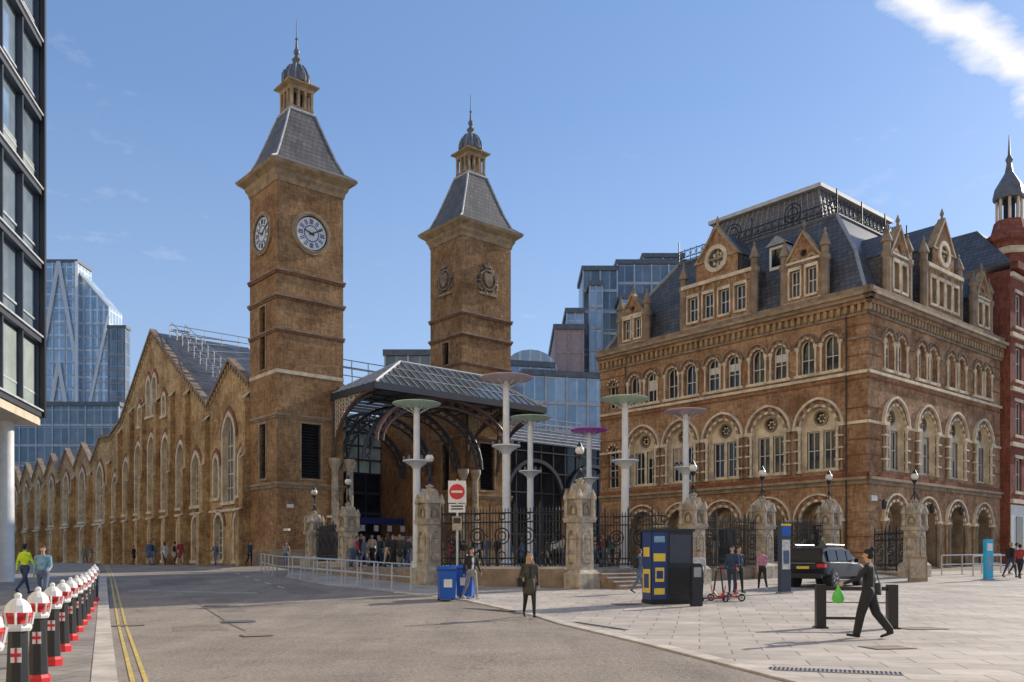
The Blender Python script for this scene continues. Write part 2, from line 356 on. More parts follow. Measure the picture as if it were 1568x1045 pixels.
# ---------------------------------------------------------------- towers
def tower(u0,v0,kind):
    e=empty('clock_tower' if kind=='clock' else 'heraldic_tower',rz=TH)
    wu,wv=5.1,4.35; u1,v1=u0+wu,v0+wv; zt=28.0
    p=P()
    fr=F(p,(u0,v0),(1,0),(0,-1)); fl=F(p,(u0,v1),(0,-1),(-1,0))
    for ff,w in ((fr,wu),(fl,wv)):
        c=w/2; holes=[]
        lo=rect(c-.75 if ff is fr else c-.5,c+.75 if ff is fr else c+.5,7.3,11.1)
        holes.append(lo); ff.side(lo,0,-.35,'stone_dark'); ff.wall(lo,[],'dark',-.35)
        for i in range(18):
            z=7.38+i*.21; a=lo[0][0];b_=lo[1][0]
            ff.p.add([ff.pt(a,z,-.05),ff.pt(b_,z,-.05),ff.pt(b_,z+.16,-.3),ff.pt(a,z+.16,-.3)],[(0,1,2,3)],'louvre')
        ff.ring([(lo[0][0]-.15,7.15),(lo[1][0]+.15,7.15),(lo[1][0]+.15,11.25),(lo[0][0]-.15,11.25)],lo,0,.06,'corn',True)
        if ff is fl:
            lo=rect(c-.45,c+.45,14.9,19.3); holes.append(lo); ff.side(lo,0,-.4,'brick'); ff.wall(lo,[],'dark',-.4)
            for i in range(20):
                z=14.95+i*.21; ff.p.add([ff.pt(c-.45,z,-.1),ff.pt(c+.45,z,-.1),ff.pt(c+.45,z+.15,-.3),ff.pt(c-.45,z+.15,-.3)],[(0,1,2,3)],'louvre')
            ff.ring([(c-.57,14.8),(c+.57,14.8),(c+.57,19.42),(c-.57,19.42)],lo,0,.07,'corn',True)
        ff.wall(rect(0,w,.8,zt),holes,'brick')
    p.add([(u1,v0,.8),(u1,v1,.8),(u0,v1,.8),(u1,v0,zt),(u1,v1,zt),(u0,v1,zt)],[(0,1,4,3),(1,2,5,4)],'brick')
    p.build('walls',e)
    b=P()
    def bd(z0,z1,o,m): b.frus([(u0-o,u1+o,v0-o,v1+o,z0),(u0-o,u1+o,v0-o,v1+o,z1)],m)
    bd(.8,2.2,.16,'stone_dark'); bd(2.2,2.35,.10,'corn'); bd(6.55,6.8,.08,'stone_dark'); bd(6.8,6.95,.14,'corn')
    bd(11.35,11.5,.06,'stone_dark'); bd(11.5,11.66,.12,'corn'); bd(14.4,14.65,.03,'stone'); bd(17.2,17.35,.07,'brick_red'); bd(17.36,17.5,.11,'stone_dark')
    bd(19.5,19.65,.08,'brick_red'); bd(19.65,19.82,.15,'stone_dark'); bd(21.2,21.38,.10,'brick_red'); bd(21.38,21.5,.15,'stone_dark')
    b.frus([(u0-.06,u1+.06,v0-.06,v1+.06,27.5),(u0-.12,u1+.12,v0-.12,v1+.12,27.8),(u0-.25,u1+.25,v0-.25,v1+.25,28.0),(u0-.3,u1+.3,v0-.3,v1+.3,28.2),(u0-.68,u1+.68,v0-.68,v1+.68,28.5),(u0-.78,u1+.78,v0-.78,v1+.78,28.68)],'corn')
    b.build('bands_and_cornice',e)
    r=P(); cx,cy=(u0+u1)/2,(v0+v1)/2
    prof=[(3.3,2.95,28.69),(2.6,2.25,29.2),(2.15,1.85,30.2),(1.55,1.4,31.8),(1.0,.95,33.4)]
    r.frus([(cx-a,cx+a,cy-c,cy+c,z) for a,c,z in prof],'slate_brown')
    for sx in (-1,1):
        for sy in (-1,1):
            r.path([(cx+sx*a,cy+sy*c,z) for a,c,z in prof],.075,'lead_light')
    r.path([(cx-1,cy-.95,33.4),(cx+1,cy-.95,33.4),(cx+1,cy+.95,33.4),(cx-1,cy+.95,33.4)],.10,'lead_light',closed=True)
    r.build('roof',e)
    l=P(); s=.78
    l.box(cx-s-.1,cx+s+.1,cy-s-.1,cy+s+.1,33.4,33.75,'stone_dark')
    l.box(cx-.3,cx+.3,cy-.3,cy+.3,33.7,35.2,'dark')
    for t in (-1,-.33,.33,1):
        for ax in (0,1):
            for sg in (-1,1):
                if ax==1 and abs(t)==1: continue
                x,y=(t*s,sg*s) if ax==0 else (sg*s,t*s)
                l.box(cx+x-.09,cx+x+.09,cy+y-.09,cy+y+.09,33.75,34.95,'corn')
    l.frus([(cx-s-.1,cx+s+.1,cy-s-.1,cy+s+.1,34.95),(cx-s-.12,cx+s+.12,cy-s-.12,cy+s+.12,35.2),(cx-s-.42,cx+s+.42,cy-s-.42,cy+s+.42,35.35),(cx-s-.42,cx+s+.42,cy-s-.42,cy+s+.42,35.45),(cx-s,cx+s,cy-s,cy+s,35.7)],'corn')
    l.lathe(cx,cy,[(.95,35.6),(.98,35.9),(.9,36.3),(.72,36.7),(.48,37.0),(.28,37.15),(.22,37.5)],'lead_dark',12)
    for i in range(12):
        a=2*math.pi*i/12
        l.path([(cx+rr*math.cos(a),cy+rr*math.sin(a),zz) for rr,zz in ((1.0,35.7),(1.0,35.95),(.92,36.35),(.74,36.73),(.5,37.03))],.04,'lead',4)
    for i in range(4):
        a=i*math.pi/2; x,y=cx+.95*math.cos(a),cy+.95*math.sin(a); l.lathe(x,y,[(.22,35.6),(.22,36.1),(.02,36.5)],'lead_dark',6)
    l.lathe(cx,cy,[(.2,37.15),(.34,37.5),(.2,37.6),(.12,37.8),(.22,38.0),(.22,38.1),(.1,38.3),(.06,38.9),(.12,39.0),(.04,39.1),(.02,40.4)],'lead_dark',10)
    l.build('lantern_and_finial',e)
    o=P(); fr=F(o,(u0,v0),(1,0),(0,-1)); fl=F(o,(u0,v1),(0,-1),(-1,0))
    for ff,w in ((fr,wu),(fl,wv)):
        c=w/2; z=24.4
        if kind=='clock':
            ff.ring(circ(c,z,1.50,36),circ(c,z,1.32,36),0,.16,'corn',True)
            ff.ring(circ(c,z,1.33,36),circ(c,z,1.2,36),0,.20,'stone_dark',True)
            ff.extr(circ(c,z,1.22,36),0,.06,'iron')
            ff.ring(circ(c,z,1.12,36),circ(c,z,1.07,36),.05,.08,'white',True)
            ff.wall(circ(c,z,1.07,36),[],'white',.068)
            ff.ring(circ(c,z,.58,32),circ(c,z,.52,32),.06,.085,'navy',True)
            for i in range(12):
                a=i*math.pi/6; d=(math.sin(a),math.cos(a)); pp=(math.cos(a),-math.sin(a))
                for off in (-.06,.06) if i%3 else (-.1,0,.1):
                    q=[(c+d[0]*rr+pp[0]*(off+w2),z+d[1]*rr+pp[1]*(off+w2)) for rr,w2 in ((.66,-.026),(.66,.026),(1.0,.026),(1.0,-.026))]
                    ff.extr(q,.06,.09,'navy')
            for a,ln,wd in ((R(62),.95,.05),(R(290),.6,.07)):
                d=(math.sin(a),math.cos(a)); pp=(math.cos(a),-math.sin(a))
                ff.extr([(c+d[0]*rr+pp[0]*w2,z+d[1]*rr+pp[1]*w2) for rr,w2 in ((-.2,-wd),(-.2,wd),(ln,wd*.4),(ln,-wd*.4))],.09,.12,'black')
        else:
            rg=random.Random(3)
            ff.extr([(c-.42,z+.5),(c-.42,z-.1),(c-.25,z-.42),(c,z-.6),(c+.25,z-.42),(c+.42,z-.1),(c+.42,z+.5)],0,.28,'stone_dark')
            ff.ring(circ(c,z,.85,24),circ(c,z,.72,24),0,.2,'stone_dark',True)
            ff.extr([(c-.35,z+.95),(c+.35,z+.95),(c+.45,z+1.3),(c+.2,z+1.15),(c,z+1.42),(c-.2,z+1.15),(c-.45,z+1.3)],0,.25,'stone_dark')
            for i in range(60):
                a=rg.random()*2*math.pi; rr=rg.uniform(.85,1.3); x=c+rr*.82*math.cos(a); y=z+rr*math.sin(a)-.1
                q=ff.pt(x,y,.06); o.sphere(q,rg.uniform(.07,.16),'stone_dark' if i%3 else 'iron_blue',8)
            ff.extr([(c-1,z-1.25),(c+1,z-1.25),(c+.8,z-1.05),(c-.8,z-1.05)],0,.18,'corn')
    if kind=='clock':
        for s_,z in ((.6,3.6),(3.9,4.6)):
            q=fr.pt(s_,z,.25); o.obox((q[0],q[1]),.1,.22,z,z+.16,.5,'white'); fr.tube((s_,z+.08,0),(s_,z+.08,.2),.03,'white',5)
        fr.band(.7,1.2,5.2,5.45,.06,'white'); fr.band(4.3,4.42,2.3,11.3,.1,'iron')
    o.build('clock_faces' if kind=='clock' else 'coats_of_arms',e)
    return e
tower(26.8,56,'clock'); tower(42.6,56,'arms')
# ---------------------------------------------------------------- hotel
H0U,H0V=47.8,24.9; LA,LB=20.9,18.7
ho=empty('brick_hotel',rz=TH)
pw=P(); pt=P(); pg=P()
rw=random.Random(5)
def hfacade(O,S,N,L,bays,tail=()):
    fw=F(pw,O,S,N); ft=F(pt,O,S,N); holes=[]
    for c in bays:
        lo=arch(c,.95,2.3,3.9,.5); holes.append(lo)
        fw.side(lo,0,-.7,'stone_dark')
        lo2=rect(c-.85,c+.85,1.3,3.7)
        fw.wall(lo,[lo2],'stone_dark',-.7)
        fw.window(lo2,.1,'stone_dark','win',(c-.28,c+.28),(3.0,),'iron',.06,-.7)
        fw.ring(arc(c,3.9,1.9,.5),arc(c,3.9,1.4,.5),-.7,-.6,'corn')
        ft.vous(c,3.9,2.62,.16,.5,0,.12,'stone','corn'); ft.vous(c,3.9,3.05,.2,.5,0,.07,'brick_red','brick_hotel'); ft.ring(arc(c,3.9,3.3,.5),arc(c,3.9,3.08,.5),0,.18,'stone')
        for sgn in (-1,1): ft.col(c+sgn*1.27,1.0,3.9,.12,.11,'stone_dark'); ft.col(c+sgn*1.55,1.0,3.9,.08,.09,'corn'); ft.band(c+sgn*1.42-.34,c+sgn*1.42+.3,3.85,4.03,.24,'stone')
        lo=arch(c,6.85,2.25,9.45,.55); holes.append(lo); fw.side(lo,0,-.3,'stone')
        r1=rect(c-.95,c-.12,7.0,9.3); r2=rect(c+.12,c+.95,7.0,9.3); cc=circ(c,10.05,.36,14)
        fw.wall(lo,[r1,r2,cc],'stone',-.3)
        for r_ in (r1,r2):
            fw.window(r_,.18,'stone_dark','win',((r_[0][0]+r_[1][0])/2,),(8.15,),n=-.3)
            if rw.random()<.4: zz=rw.uniform(8.2,8.95); fw.band(r_[0][0]+.06,r_[1][0]-.06,zz,9.26,-.465,'c_beige' if rw.random()<.5 else 'white_frame',-.478)
        fw.window(cc,.12,'stone_dark','win',n=-.3,fr=False); ft.ring(circ(c,10.05,.47,14),circ(c,10.05,.36,14),-.3,-.2,'stone_dark',True)
        for i in range(6):
            a=i*math.pi/3; q=ft.pt(c+.2*math.cos(a),10.05+.2*math.sin(a),-.38); pt.sphere(q,.08,'stone',6)
        ft.vous(c,9.45,2.57,.15,.55,0,.09,'stone','corn'); ft.vous(c,9.45,3.0,.2,.55,0,.05,'brick_red','stone_dark'); ft.ring(arc(c,9.45,3.28,.55),arc(c,9.45,3.02,.55),0,.2,'stone')
        for sgn in (-1,1):
            ft.col(c+sgn*1.22,6.8,9.45,.1,.09,'stone'); ft.col(c+sgn*1.5,6.8,9.45,.08,.07,'stone_dark')
            for zb in (7.4,8.1,8.8): ft.band(c+sgn*1.36-.25,c+sgn*1.36+.25,zb,zb+.1,.2,'stone')
            ft.band(c+sgn*1.36-.32,c+sgn*1.36+.32,9.4,9.62,.22,'stone')
        for d in (-.78,.78):
            cc_=c+d; lo=arch(cc_,12.75,.95,14.35,.5); holes.append(lo); fw.window(lo,.28,'brick_hotel','win',(cc_,),(13.6,))
            if rw.random()<.3: zz=rw.uniform(13.6,14.1); fw.band(cc_-.4,cc_+.4,zz,14.3,-.265,'white_frame',-.277)
            ft.vous(cc_,14.35,1.15,.1,.5,0,.07,'stone','corn',5); ft.vous(cc_,14.35,1.5,.16,.5,0,.04,'brick_red','stone_dark',5); ft.ring(arc(cc_,14.35,1.68,.5),arc(cc_,14.35,1.52,.5),0,.14,'stone_dark')
            for sgn in (-1,1): ft.col(cc_+sgn*.6,12.6,14.35,.08,.065,'stone'); ft.band(cc_+sgn*.62-.14,cc_+sgn*.62+.14,14.25,14.42,.13,'stone')
            ft.band(cc_-.8,cc_+.8,12.55,12.72,.14,'stone')
    for c in tail:
        for z0,zs,w in ((12.75,14.35,.9),(6.9,9.5,1.0)):
            lo=arch(c,z0,w,zs,.5); holes.append(lo); fw.window(lo,.28,'brick_hotel','win',(c,),((z0+zs)/2,)); ft.vous(c,zs,w+.3,.15,.5,0,.08,'stone','brick_red',6)
    fw.wall(rect(0,L,.5,16.5),holes,'brick_hotel')
    for z0,z1,o,m_ in ((.5,1.2,.16,'stone_dark'),(5.95,6.2,.1,'stone_dark'),(6.2,6.36,.24,'corn'),(6.36,6.62,.1,'brick_red'),(11.95,12.05,.07,'brick_red'),(12.25,12.42,.15,'stone')):
        ft.band(-o,L+.0,z0,z1,o,m_)
    edges=[0]+[x for c in bays for x in (c-1.7,c+1.7)]+[L]
    for a,b_ in zip(edges[::2],edges[1::2]):
        if b_-a>.05:
            ft.band(a,b_,9.42,9.58,.08,'stone'); ft.band(a,b_,14.27,14.4,.06,'stone_dark')
            if b_-a>1:
                for zb in (2.0,2.9,7.6,8.5,10.3,13.3,15.0): ft.band(a,b_,zb,zb+.08,.03,'brick_red')
    ft.band(-.12,L,15.6,15.72,.12,'stone_dark')
    n=int(L/.42)
    for i in range(n+1):
        x=i*L/n; ft.band(x-.1,x+.1,15.8,16.2,.2,'corn'); ft.extr([(x-.1,15.8),(x+.1,15.8),(x,15.65)],0,.14,'stone_dark')
    ft.band(-.25,L,16.2,16.4,.25,'brick_hotel'); ft.band(-.42,L,16.4,16.62,.42,'stone_dark'); ft.band(-.56,L+.1,16.62,16.8,.56,'corn'); ft.band(-.3,L,16.8,17.15,.3,'stone_dark')
    return fw,ft
fa=hfacade((H0U,H0V),(0,1),(-1,0),LA,[3.05+3.42*i for i in range(5)],(19.6,))
fb=hfacade((H0U,H0V),(1,0),(0,-1),LB,[3.2+4.15*i for i in range(4)])
pw.box(H0U+.02,H0U+LB,H0V+LA-.3,H0V+LA,.5,16.6,'brick_hotel')
pw.box(H0U+LB-.3,H0U+LB,H0V+.02,H0V+LA-.31,.5,16.6,'brick_hotel')
for s in (1.25,18.3): fa[1].tube((s,1.2,.12),(s,16,.12),.04,'iron',6)
fb[1].band(.35,1.0,5.0,5.3,.05,'white')
for s in (1.2,7.3,11.5): q=fb[1].pt(s,4.7,.35); pt.lathe(q[0],q[1],[(.05,4.5),(.13,4.6),(.15,4.95),(.03,5.1)],'iron',8); fb[1].tube((s,5.05,0),(s,5.05,.35),.025,'iron',5)
pw.build('walls',ho)
def dormer(f2,cx,w,z0,ze,za,wins,round_=None,n=.12,pin=True,depth=4.0,stage=None):
    fw,ft=f2; fp=F(pg,fw.O,fw.S,fw.N)
    h=w/2; outer=[(cx-h,z0),(cx+h,z0),(cx+h,ze),(cx,za),(cx-h,ze)]
    if stage:
        sw,sz=stage; g=sw/2
        outer=[(cx-h,z0),(cx+h,z0),(cx+h,sz),(cx+g,sz+.05),(cx+g,ze),(cx,za),(cx-g,ze),(cx-g,sz+.05),(cx-h,sz)]
    holes=[]
    for (c,ww,a,b_) in wins:
        lo=rect(c-ww/2,c+ww/2,a,b_); holes.append(lo); fp.window(lo,.22,'stone_dark','win',(c,),((a+b_)/2,),n=n)
        fp.band(c-ww/2-.12,c+ww/2+.12,b_,b_+.2,n+.1,'stone',n); fp.band(c-ww/2-.1,c+ww/2+.1,a-.16,a-.01,n+.12,'stone',n)
        fp.ring(arc(c,b_+.24,ww+.3,.7),arc(c,b_+.24,ww,.7),n,n+.06,'corn')
        for sg in (-1,1): q=fp.pt(c+sg*(ww/2+.1),0,n+.06); pg.lathe(q[0],q[1],[(.06,a),(.06,b_)],'stone',6)
    if round_:
        c,z,r=round_; lo=circ(c,z,r,18); holes.append(lo); fp.window(lo,.2,'stone_dark','win_light',(c,),(z,),n=n,fr=False)
        fp.ring(circ(c,z,r+.28,18),circ(c,z,r,18),n,n+.12,'stone',True)
        for i in range(8):
            a=i*math.pi/4; q=fp.pt(c+r*.62*math.cos(a),z+r*.62*math.sin(a),n-.15); pg.sphere(q,.12,'stone',6)
    else:
        lo=circ(cx,ze+(za-ze)*.28,.22,12); holes.append(lo); fp.window(lo,.2,'stone_dark','dark',n=n,fr=False)
    fp.wall(outer,holes,'brick_hotel',n); fp.side(outer,n,n-.5,'stone_dark')
    g=h if not stage else stage[0]/2; zb=ze
    tz=ze if not stage else stage[1]
    fp.side([(cx-h,z0),(cx-h,tz)],n,-depth,'slate',False); fp.side([(cx+h,z0),(cx+h,tz)],n,-depth,'slate',False)
    if stage:
        fp.side([(cx-g,stage[1]),(cx-g,ze)],n,-depth,'slate',False); fp.side([(cx+g,stage[1]),(cx+g,ze)],n,-depth,'slate',False)
        for sg in (-1,1):
            a=fp.pt(cx+sg*h,stage[1],n);b_=fp.pt(cx+sg*g,stage[1]+.05,n);c_=fp.pt(cx+sg*g,stage[1]+.05,-depth);d_=fp.pt(cx+sg*h,stage[1],-depth)
            pg.add([a,b_,c_,d_],[(0,1,2,3)],'lead')
    fp.side([(cx-g-.1,zb-.1),(cx,za-.08),(cx+g+.1,zb-.1)],n-.3,-depth-1.5,'slate',False)
    for sg in (-1,1):
        fp.extr([(cx+sg*(g+.12),zb-.12),(cx+sg*(g-.06),zb-.12),(cx,za-.02),(cx,za+.22)],n-.35,n+.12,'corn')
    q=fp.pt(cx,0,n-.1); pg.lathe(q[0],q[1],[(.12,za+.1),(.07,za+.35),(.14,za+.5),(.1,za+.6),(.02,za+.85)],'stone_dark',8)
    fp.band(cx-h-.05,cx+h+.05,z0,z0+.2,n+.12,'stone',n); fp.band(cx-h,cx+h,z0+2.35,z0+2.47,n+.06,'stone_dark',n)
    if stage: fp.band(cx-h-.08,cx+h+.08,stage[1]-.25,stage[1]-.02,n+.2,'stone',n); fp.band(cx-g-.05,cx+g+.05,ze-.12,ze+.0,n+.1,'corn',n)
    else: fp.band(cx-h-.06,cx+h+.06,ze-.1,ze+.04,n+.1,'stone',n)
    if pin:
        for sg in (-1,1):
            q=fp.pt(cx+sg*(h+.1),0,n-.12); zt=tz
            pg.lathe(q[0],q[1],[(.26,z0),(.26,zt-.4),(.34,zt-.25),(.34,zt),(.24,zt+.02),(.24,zt+.5),(.34,zt+.55),(.34,zt+.65),(.05,zt+1.4),(.08,zt+1.48),(.02,zt+1.65)],'stone_dark',8,R(22.5))
dormer(fa,4.0,2.5,17.0,19.6,21.2,[(3.45,.62,17.5,19.1),(4.55,.62,17.5,19.1)])
dormer(fa,10.3,5.4,17.0,21.4,23.3,[(8.45,.75,17.6,19.2),(9.7,.75,17.6,19.2),(10.95,.75,17.6,19.2),(12.2,.75,17.6,19.2)],(10.3,21.35,.62),stage=(3.3,20.1))
dormer(fa,17.6,2.3,17.0,19.2,20.6,[(17.1,.6,17.5,18.9),(18.1,.6,17.5,18.9)])
dormer(fb,3.5,2.4,17.0,19.6,21.2,[(3.0,.62,17.5,19.1),(4.0,.62,17.5,19.1)])
dormer(fb,9.4,4.8,17.0,21.2,23.1,[(7.9,.7,17.6,19.2),(8.95,.7,17.6,19.2),(10.0,.7,17.6,19.2),(11.05,.7,17.6,19.2)],(9.4,21.0,.55),stage=(3.1,20.0))
dormer(fb,15.4,2.4,17.0,19.4,21.0,[(14.9,.62,17.5,19.0),(15.9,.62,17.5,19.0)])
pt.build('stone_trim',ho); pg.build('dormers',ho)
r=P(); U1,V1=H0U+LB,H0V+LA
rg=[(H0U+.25,U1,H0V+.25,V1-.1,17.0),(H0U+1.2,U1-1,H0V+1.4,V1-2.2,19.8),(H0U+2.5,U1-2.5,H0V+3.3,V1-5.4,22.8)]
r.frus(rg,'slate')
for sx,sy in ((0,2),(0,3),(1,2)):
    r.path([(g[sx],g[sy],g[4]+.03) for g in rg],.12,'lead')
a0,a1,b0,b1,zz=rg[2]
r.path([(a0,b0,zz),(a1,b0,zz),(a1,b1,zz),(a0,b1,zz)],.14,'lead_dark',closed=True)
u=H0U+1.3; v=H0V+6.6
r.box(u-.1,u+1.5,v-.6,v+.6,20.0,21.5,'white'); r.box(u-.13,u-.1,v-.42,v+.42,20.2,21.3,'win'); r.add([(u-.3,v-.8,21.5),(u-.3,v+.8,21.5),(u-.3,v,22.1),(u+2.2,v-.8,21.5),(u+2.2,v+.8,21.5),(u+2.2,v,22.1)],[(0,1,2),(0,2,5,3),(1,4,5,2)],'lead')
for s in (2.2,6.3,12.4):
    v=H0V+2.1;u=H0U+s+4; r.box(u-.7,u+.7,v-.3,v+1.6,19.9,21.6,'lead_dark'); r.box(u-.5,u+.5,v-.34,v-.3,20.1,21.4,'win')
e0=(a0+1.3,a1-1.5,b0+1.6,b1-.6)
r.frus([(e0[0],e0[1],e0[2],e0[3],zz),(e0[0]+.9,e0[1]-.9,e0[2]+.9,e0[3]-.9,25.8)],'lead_dark')
r.box(e0[0]+.55,e0[1]-.55,e0[2]+.55,e0[3]-.55,25.8,26.05,'lead_light')
nn=20
for i in range(nn+1):
    t=i/nn
    v=e0[2]+(e0[3]-e0[2])*t; r.tube((e0[0]-.03,v,zz),(e0[0]+.85,e0[2]+.9+(e0[3]-e0[2]-1.8)*t,25.8),.03,'lead',4)
    u=e0[0]+(e0[1]-e0[0])*t; r.tube((u,e0[2]-.03,zz),(e0[0]+.9+(e0[1]-e0[0]-1.8)*t,e0[2]+.85,25.8),.03,'lead',4)
for k in range(1,9):
    h=zz+3*k/9; o=.9*k/9; r.tube((e0[0]+o-.02,e0[2]+o,h),(e0[0]+o-.02,e0[3]-o,h),.03,'stone_dark',4); r.tube((e0[0]+o,e0[2]+o-.02,h),(e0[1]-o,e0[2]+o-.02,h),.03,'stone_dark',4)
r.build('mansard_roof',ho)
c=P()
def crest(x0,y0,x1,y1,z):
    L=math.hypot(x1-x0,y1-y0); n=int(L/.5)
    for i in range(n+1):
        t=i/n; x=x0+(x1-x0)*t;y=y0+(y1-y0)*t
        c.tube((x,y,z),(x,y,z+.9),.03,'iron',4)
        if i%6==0: c.tube((x,y,z),(x,y,z+1.5),.05,'iron',5)
        if i<n:
            xm=x+(x1-x0)/n/2;ym=y+(y1-y0)/n/2; dx,dy=(x1-x0)/L,(y1-y0)/L
            c.path([(xm+dx*.2*math.cos(a),ym+dy*.2*math.cos(a),z+.55+.2*math.sin(a)) for a in [k*math.pi/4 for k in range(8)]],.02,'iron',3,True)
    for h in (.1,.32,.8): c.tube((x0,y0,z+h),(x1,y1,z+h),.03,'iron',4)
crest(a0,b0,a0,b1,zz+.1); crest(a0,b0,a1,b0,zz+.1)
for t in (.25,.62):
    v=b0+(b1-b0)*t
    for rr in (.6,.35): c.path([(a0,v+rr*math.cos(a),zz+1+rr*math.sin(a)) for a in [k2*math.pi/8 for k2 in range(16)]],.04,'iron',4,True)
c.build('iron_cresting',ho)
# ---------------------------------------------------------------- red brick building on the right
rb=empty('red_brick_building',rz=TH); p=P()
O=(H0U+LB+.15,H0V-.6); f=F(p,O,(1,0),(0,-1)); holes=[]
for i in range(7):
    for z in (6.5,10.5,14.4,18.2):
        c_=1.5+i*2.3; lo=rect(c_-.55,c_+.55,z,z+2.3); holes.append(lo); f.window(lo,.2,'brick_crimson','win',(c_,),(z+1.2,)); f.band(c_-.7,c_+.7,z-.22,z-.02,.1,'stone'); f.band(c_-.7,c_+.7,z+2.32,z+2.55,.08,'stone')
f.wall(rect(0,18,.5,22),holes,'brick_crimson')
for z in (5.6,9.6,13.5,17.3,21.5): f.band(0,18,z,z+.3,.2,'stone')
f.band(0,18,22,22.5,.5,'brick_crimson'); f.band(0,18,.5,5.5,.06,'white_frame')
for i in range(7): f.band(.9+i*2.3,2.1+i*2.3,1.4,4.7,.09,'win',.06)
p.box(O[0],O[0]+.3,O[1]+.01,O[1]+20,.5,22,'brick_crimson')
p.frus([(O[0]-.1,O[0]+18,O[1],O[1]+20,22.5),(O[0]+2,O[0]+16,O[1]+3,O[1]+17,26)],'slate')
p.build('walls_and_roof',rb)
t=P(); tx,ty=O[0]+3.1,O[1]+1.2
t.lathe(tx,ty,[(1.5,22),(1.5,24.6),(1.75,24.8),(1.75,25.2),(1.2,25.6),(1.0,26.4)],'brick_crimson',8,.39)
t.lathe(tx,ty,[(1.6,23.7),(1.65,23.8),(1.65,24.1),(1.6,24.2)],'stone',8,.39)
for i in range(8):
    a=i*math.pi/4+.39; t.tube((tx+.8*math.cos(a),ty+.8*math.sin(a),26.4),(tx+.8*math.cos(a),ty+.8*math.sin(a),28.0),.10,'cream',6)
t.lathe(tx,ty,[(1.05,28.0),(1.1,28.2),(.95,28.9),(.6,29.5),(.3,30),(.17,30.7),(.26,31.0),(.1,31.3),(.03,32.8)],'lead_dark',8,.39)
t.lathe(tx,ty,[(.4,26.4),(.4,28.0)],'dark',8)
t.build('corner_turret',rb)
# ---------------------------------------------------------------- station side wall with gables
sw=empty('station_gabled_hall',rz=TH); p=P(); q=P(); OS=(26.85,60.4)
f=F(p,OS,(0,1),(-1,0)); g=F(q,OS,(0,1),(-1,0))
top=[(0,14.3),(3.6,16.5),(7.8,13.7),(20.8,22.1),(29.5,15.2),(33.2,14.0)]
gab=[]; s=33.2
for i in range(18): top+= [(s+3.3,14.2),(s+6.6,11.8)]; gab.append(s+3.3); s+=6.6
END=s
outer=[(0,.8),(END,.8)]+top[::-1]; holes=[]
def ztop(x):
    for a,b_ in zip(top,top[1:]):
        if a[0]<=x<=b_[0]: return a[1]+(b_[1]-a[1])*(x-a[0])/(b_[0]-a[0])
    return top[-1][1]
def lancet(c_,w,z0,zs,k=.85,det=True):
    lo=arch(c_,z0,w,zs,k,6); holes.append(lo)
    f.window(lo,.35,'stone','win_light',[c_] if w<1.6 else [c_-w/4,c_,c_+w/4],[z0+(zs-z0)*t for t in (.22,.44,.66,.88)] if det else [(z0+zs)/2],'cream',.09)
    g.ring(arc(c_,zs,w+.5,k,6),arc(c_,zs,w,k,6),0,.12,'stone'); g.ring(arc(c_,zs,w+1.0,k,6),arc(c_,zs,w+.55,k,6),0,.08,'brick_red')
    for sg in (-1,1): g.band(c_+sg*(w/2+.12)-.12,c_+sg*(w/2+.12)+.12,z0,zs,.1,'stone')
    g.band(c_-w/2-.3,c_+w/2+.3,z0-.25,z0-.02,.2,'stone')
lancet(3.7,2.1,6.0,10.8); lancet(1.4,.9,6.4,8.8); lancet(6.1,.9,6.4,8.8)
for c_ in (1.9,5.6): lancet(c_,1.5,1.6,4.2,.6)
for c_,zs in ((10.2,8.8),(13.6,10.0),(17.2,11.0),(20.8,11.4),(24.4,11.0),(28.0,9.8),(31.4,8.6)):
    lancet(c_,1.7,6.0,zs); lancet(c_,1.5,1.6,4.2,.6)
for c_,z in ((20.0,14.6),(21.6,14.6)): lancet(c_,.95,z,z+2.6)
for c_,z in ((17.6,14.2),(24.0,14.0)): lancet(c_,.8,z,z+1.1)
for c_ in gab:
    lancet(c_,2.3,5.8,9.6); lancet(c_,1.7,1.5,4.0,.6)
f.wall(outer,holes,'brick_gold')
but=[7.8,11.9,15.4,19.0,22.6,26.2,29.7,33.2]+[33.2+6.6*i for i in range(1,18)]+[.3]
for b_ in but:
    zt=min(ztop(b_)-1.2, 15.5 if b_<33 else 11.2)
    for (z0,z1,o) in ((.8,5.2,.85),(5.2,9.0,.6),(9.0,zt,.4)):
        if z1<=z0: continue
        g.band(b_-.32,b_+.32,z0,z1,o,'brick_gold')
        g.p.add([g.pt(b_-.36,z1,o+.04),g.pt(b_+.36,z1,o+.04),g.pt(b_+.36,z1+.45,0),g.pt(b_-.36,z1+.45,0)],[(0,1,2,3)],'stone')
g.band(0,END,5.25,5.45,.12,'stone'); g.band(0,END,.8,1.3,.15,'stone_dark')
for a,b_ in zip(top,top[1:]):
    g.extr([a,b_,(b_[0],b_[1]+.28),(a[0],a[1]+.28)],-.35,.2,'stone_dark')
    L=math.hypot(b_[0]-a[0],b_[1]-a[1]); n=int(L/.5)
    for i in range(n):
        t=(i+.5)/n; x=a[0]+(b_[0]-a[0])*t; z=a[1]+(b_[1]-a[1])*t; g.band(x-.1,x+.1,z-.45,z-.1,.12,'corn')
p.build('side_wall',sw); q.build('buttresses_and_trim',sw)
r=P(); fr=F(r,OS,(0,1),(-1,0))
for i in range(len(top)-1): fr.side([top[i],top[i+1]],-.36,-9 if i<4 else -14,'slate',False)
r.box(27.2,31.8,60.5,60.8,.8,13.5,'brick')
r.build('roofs',sw)
k=P()
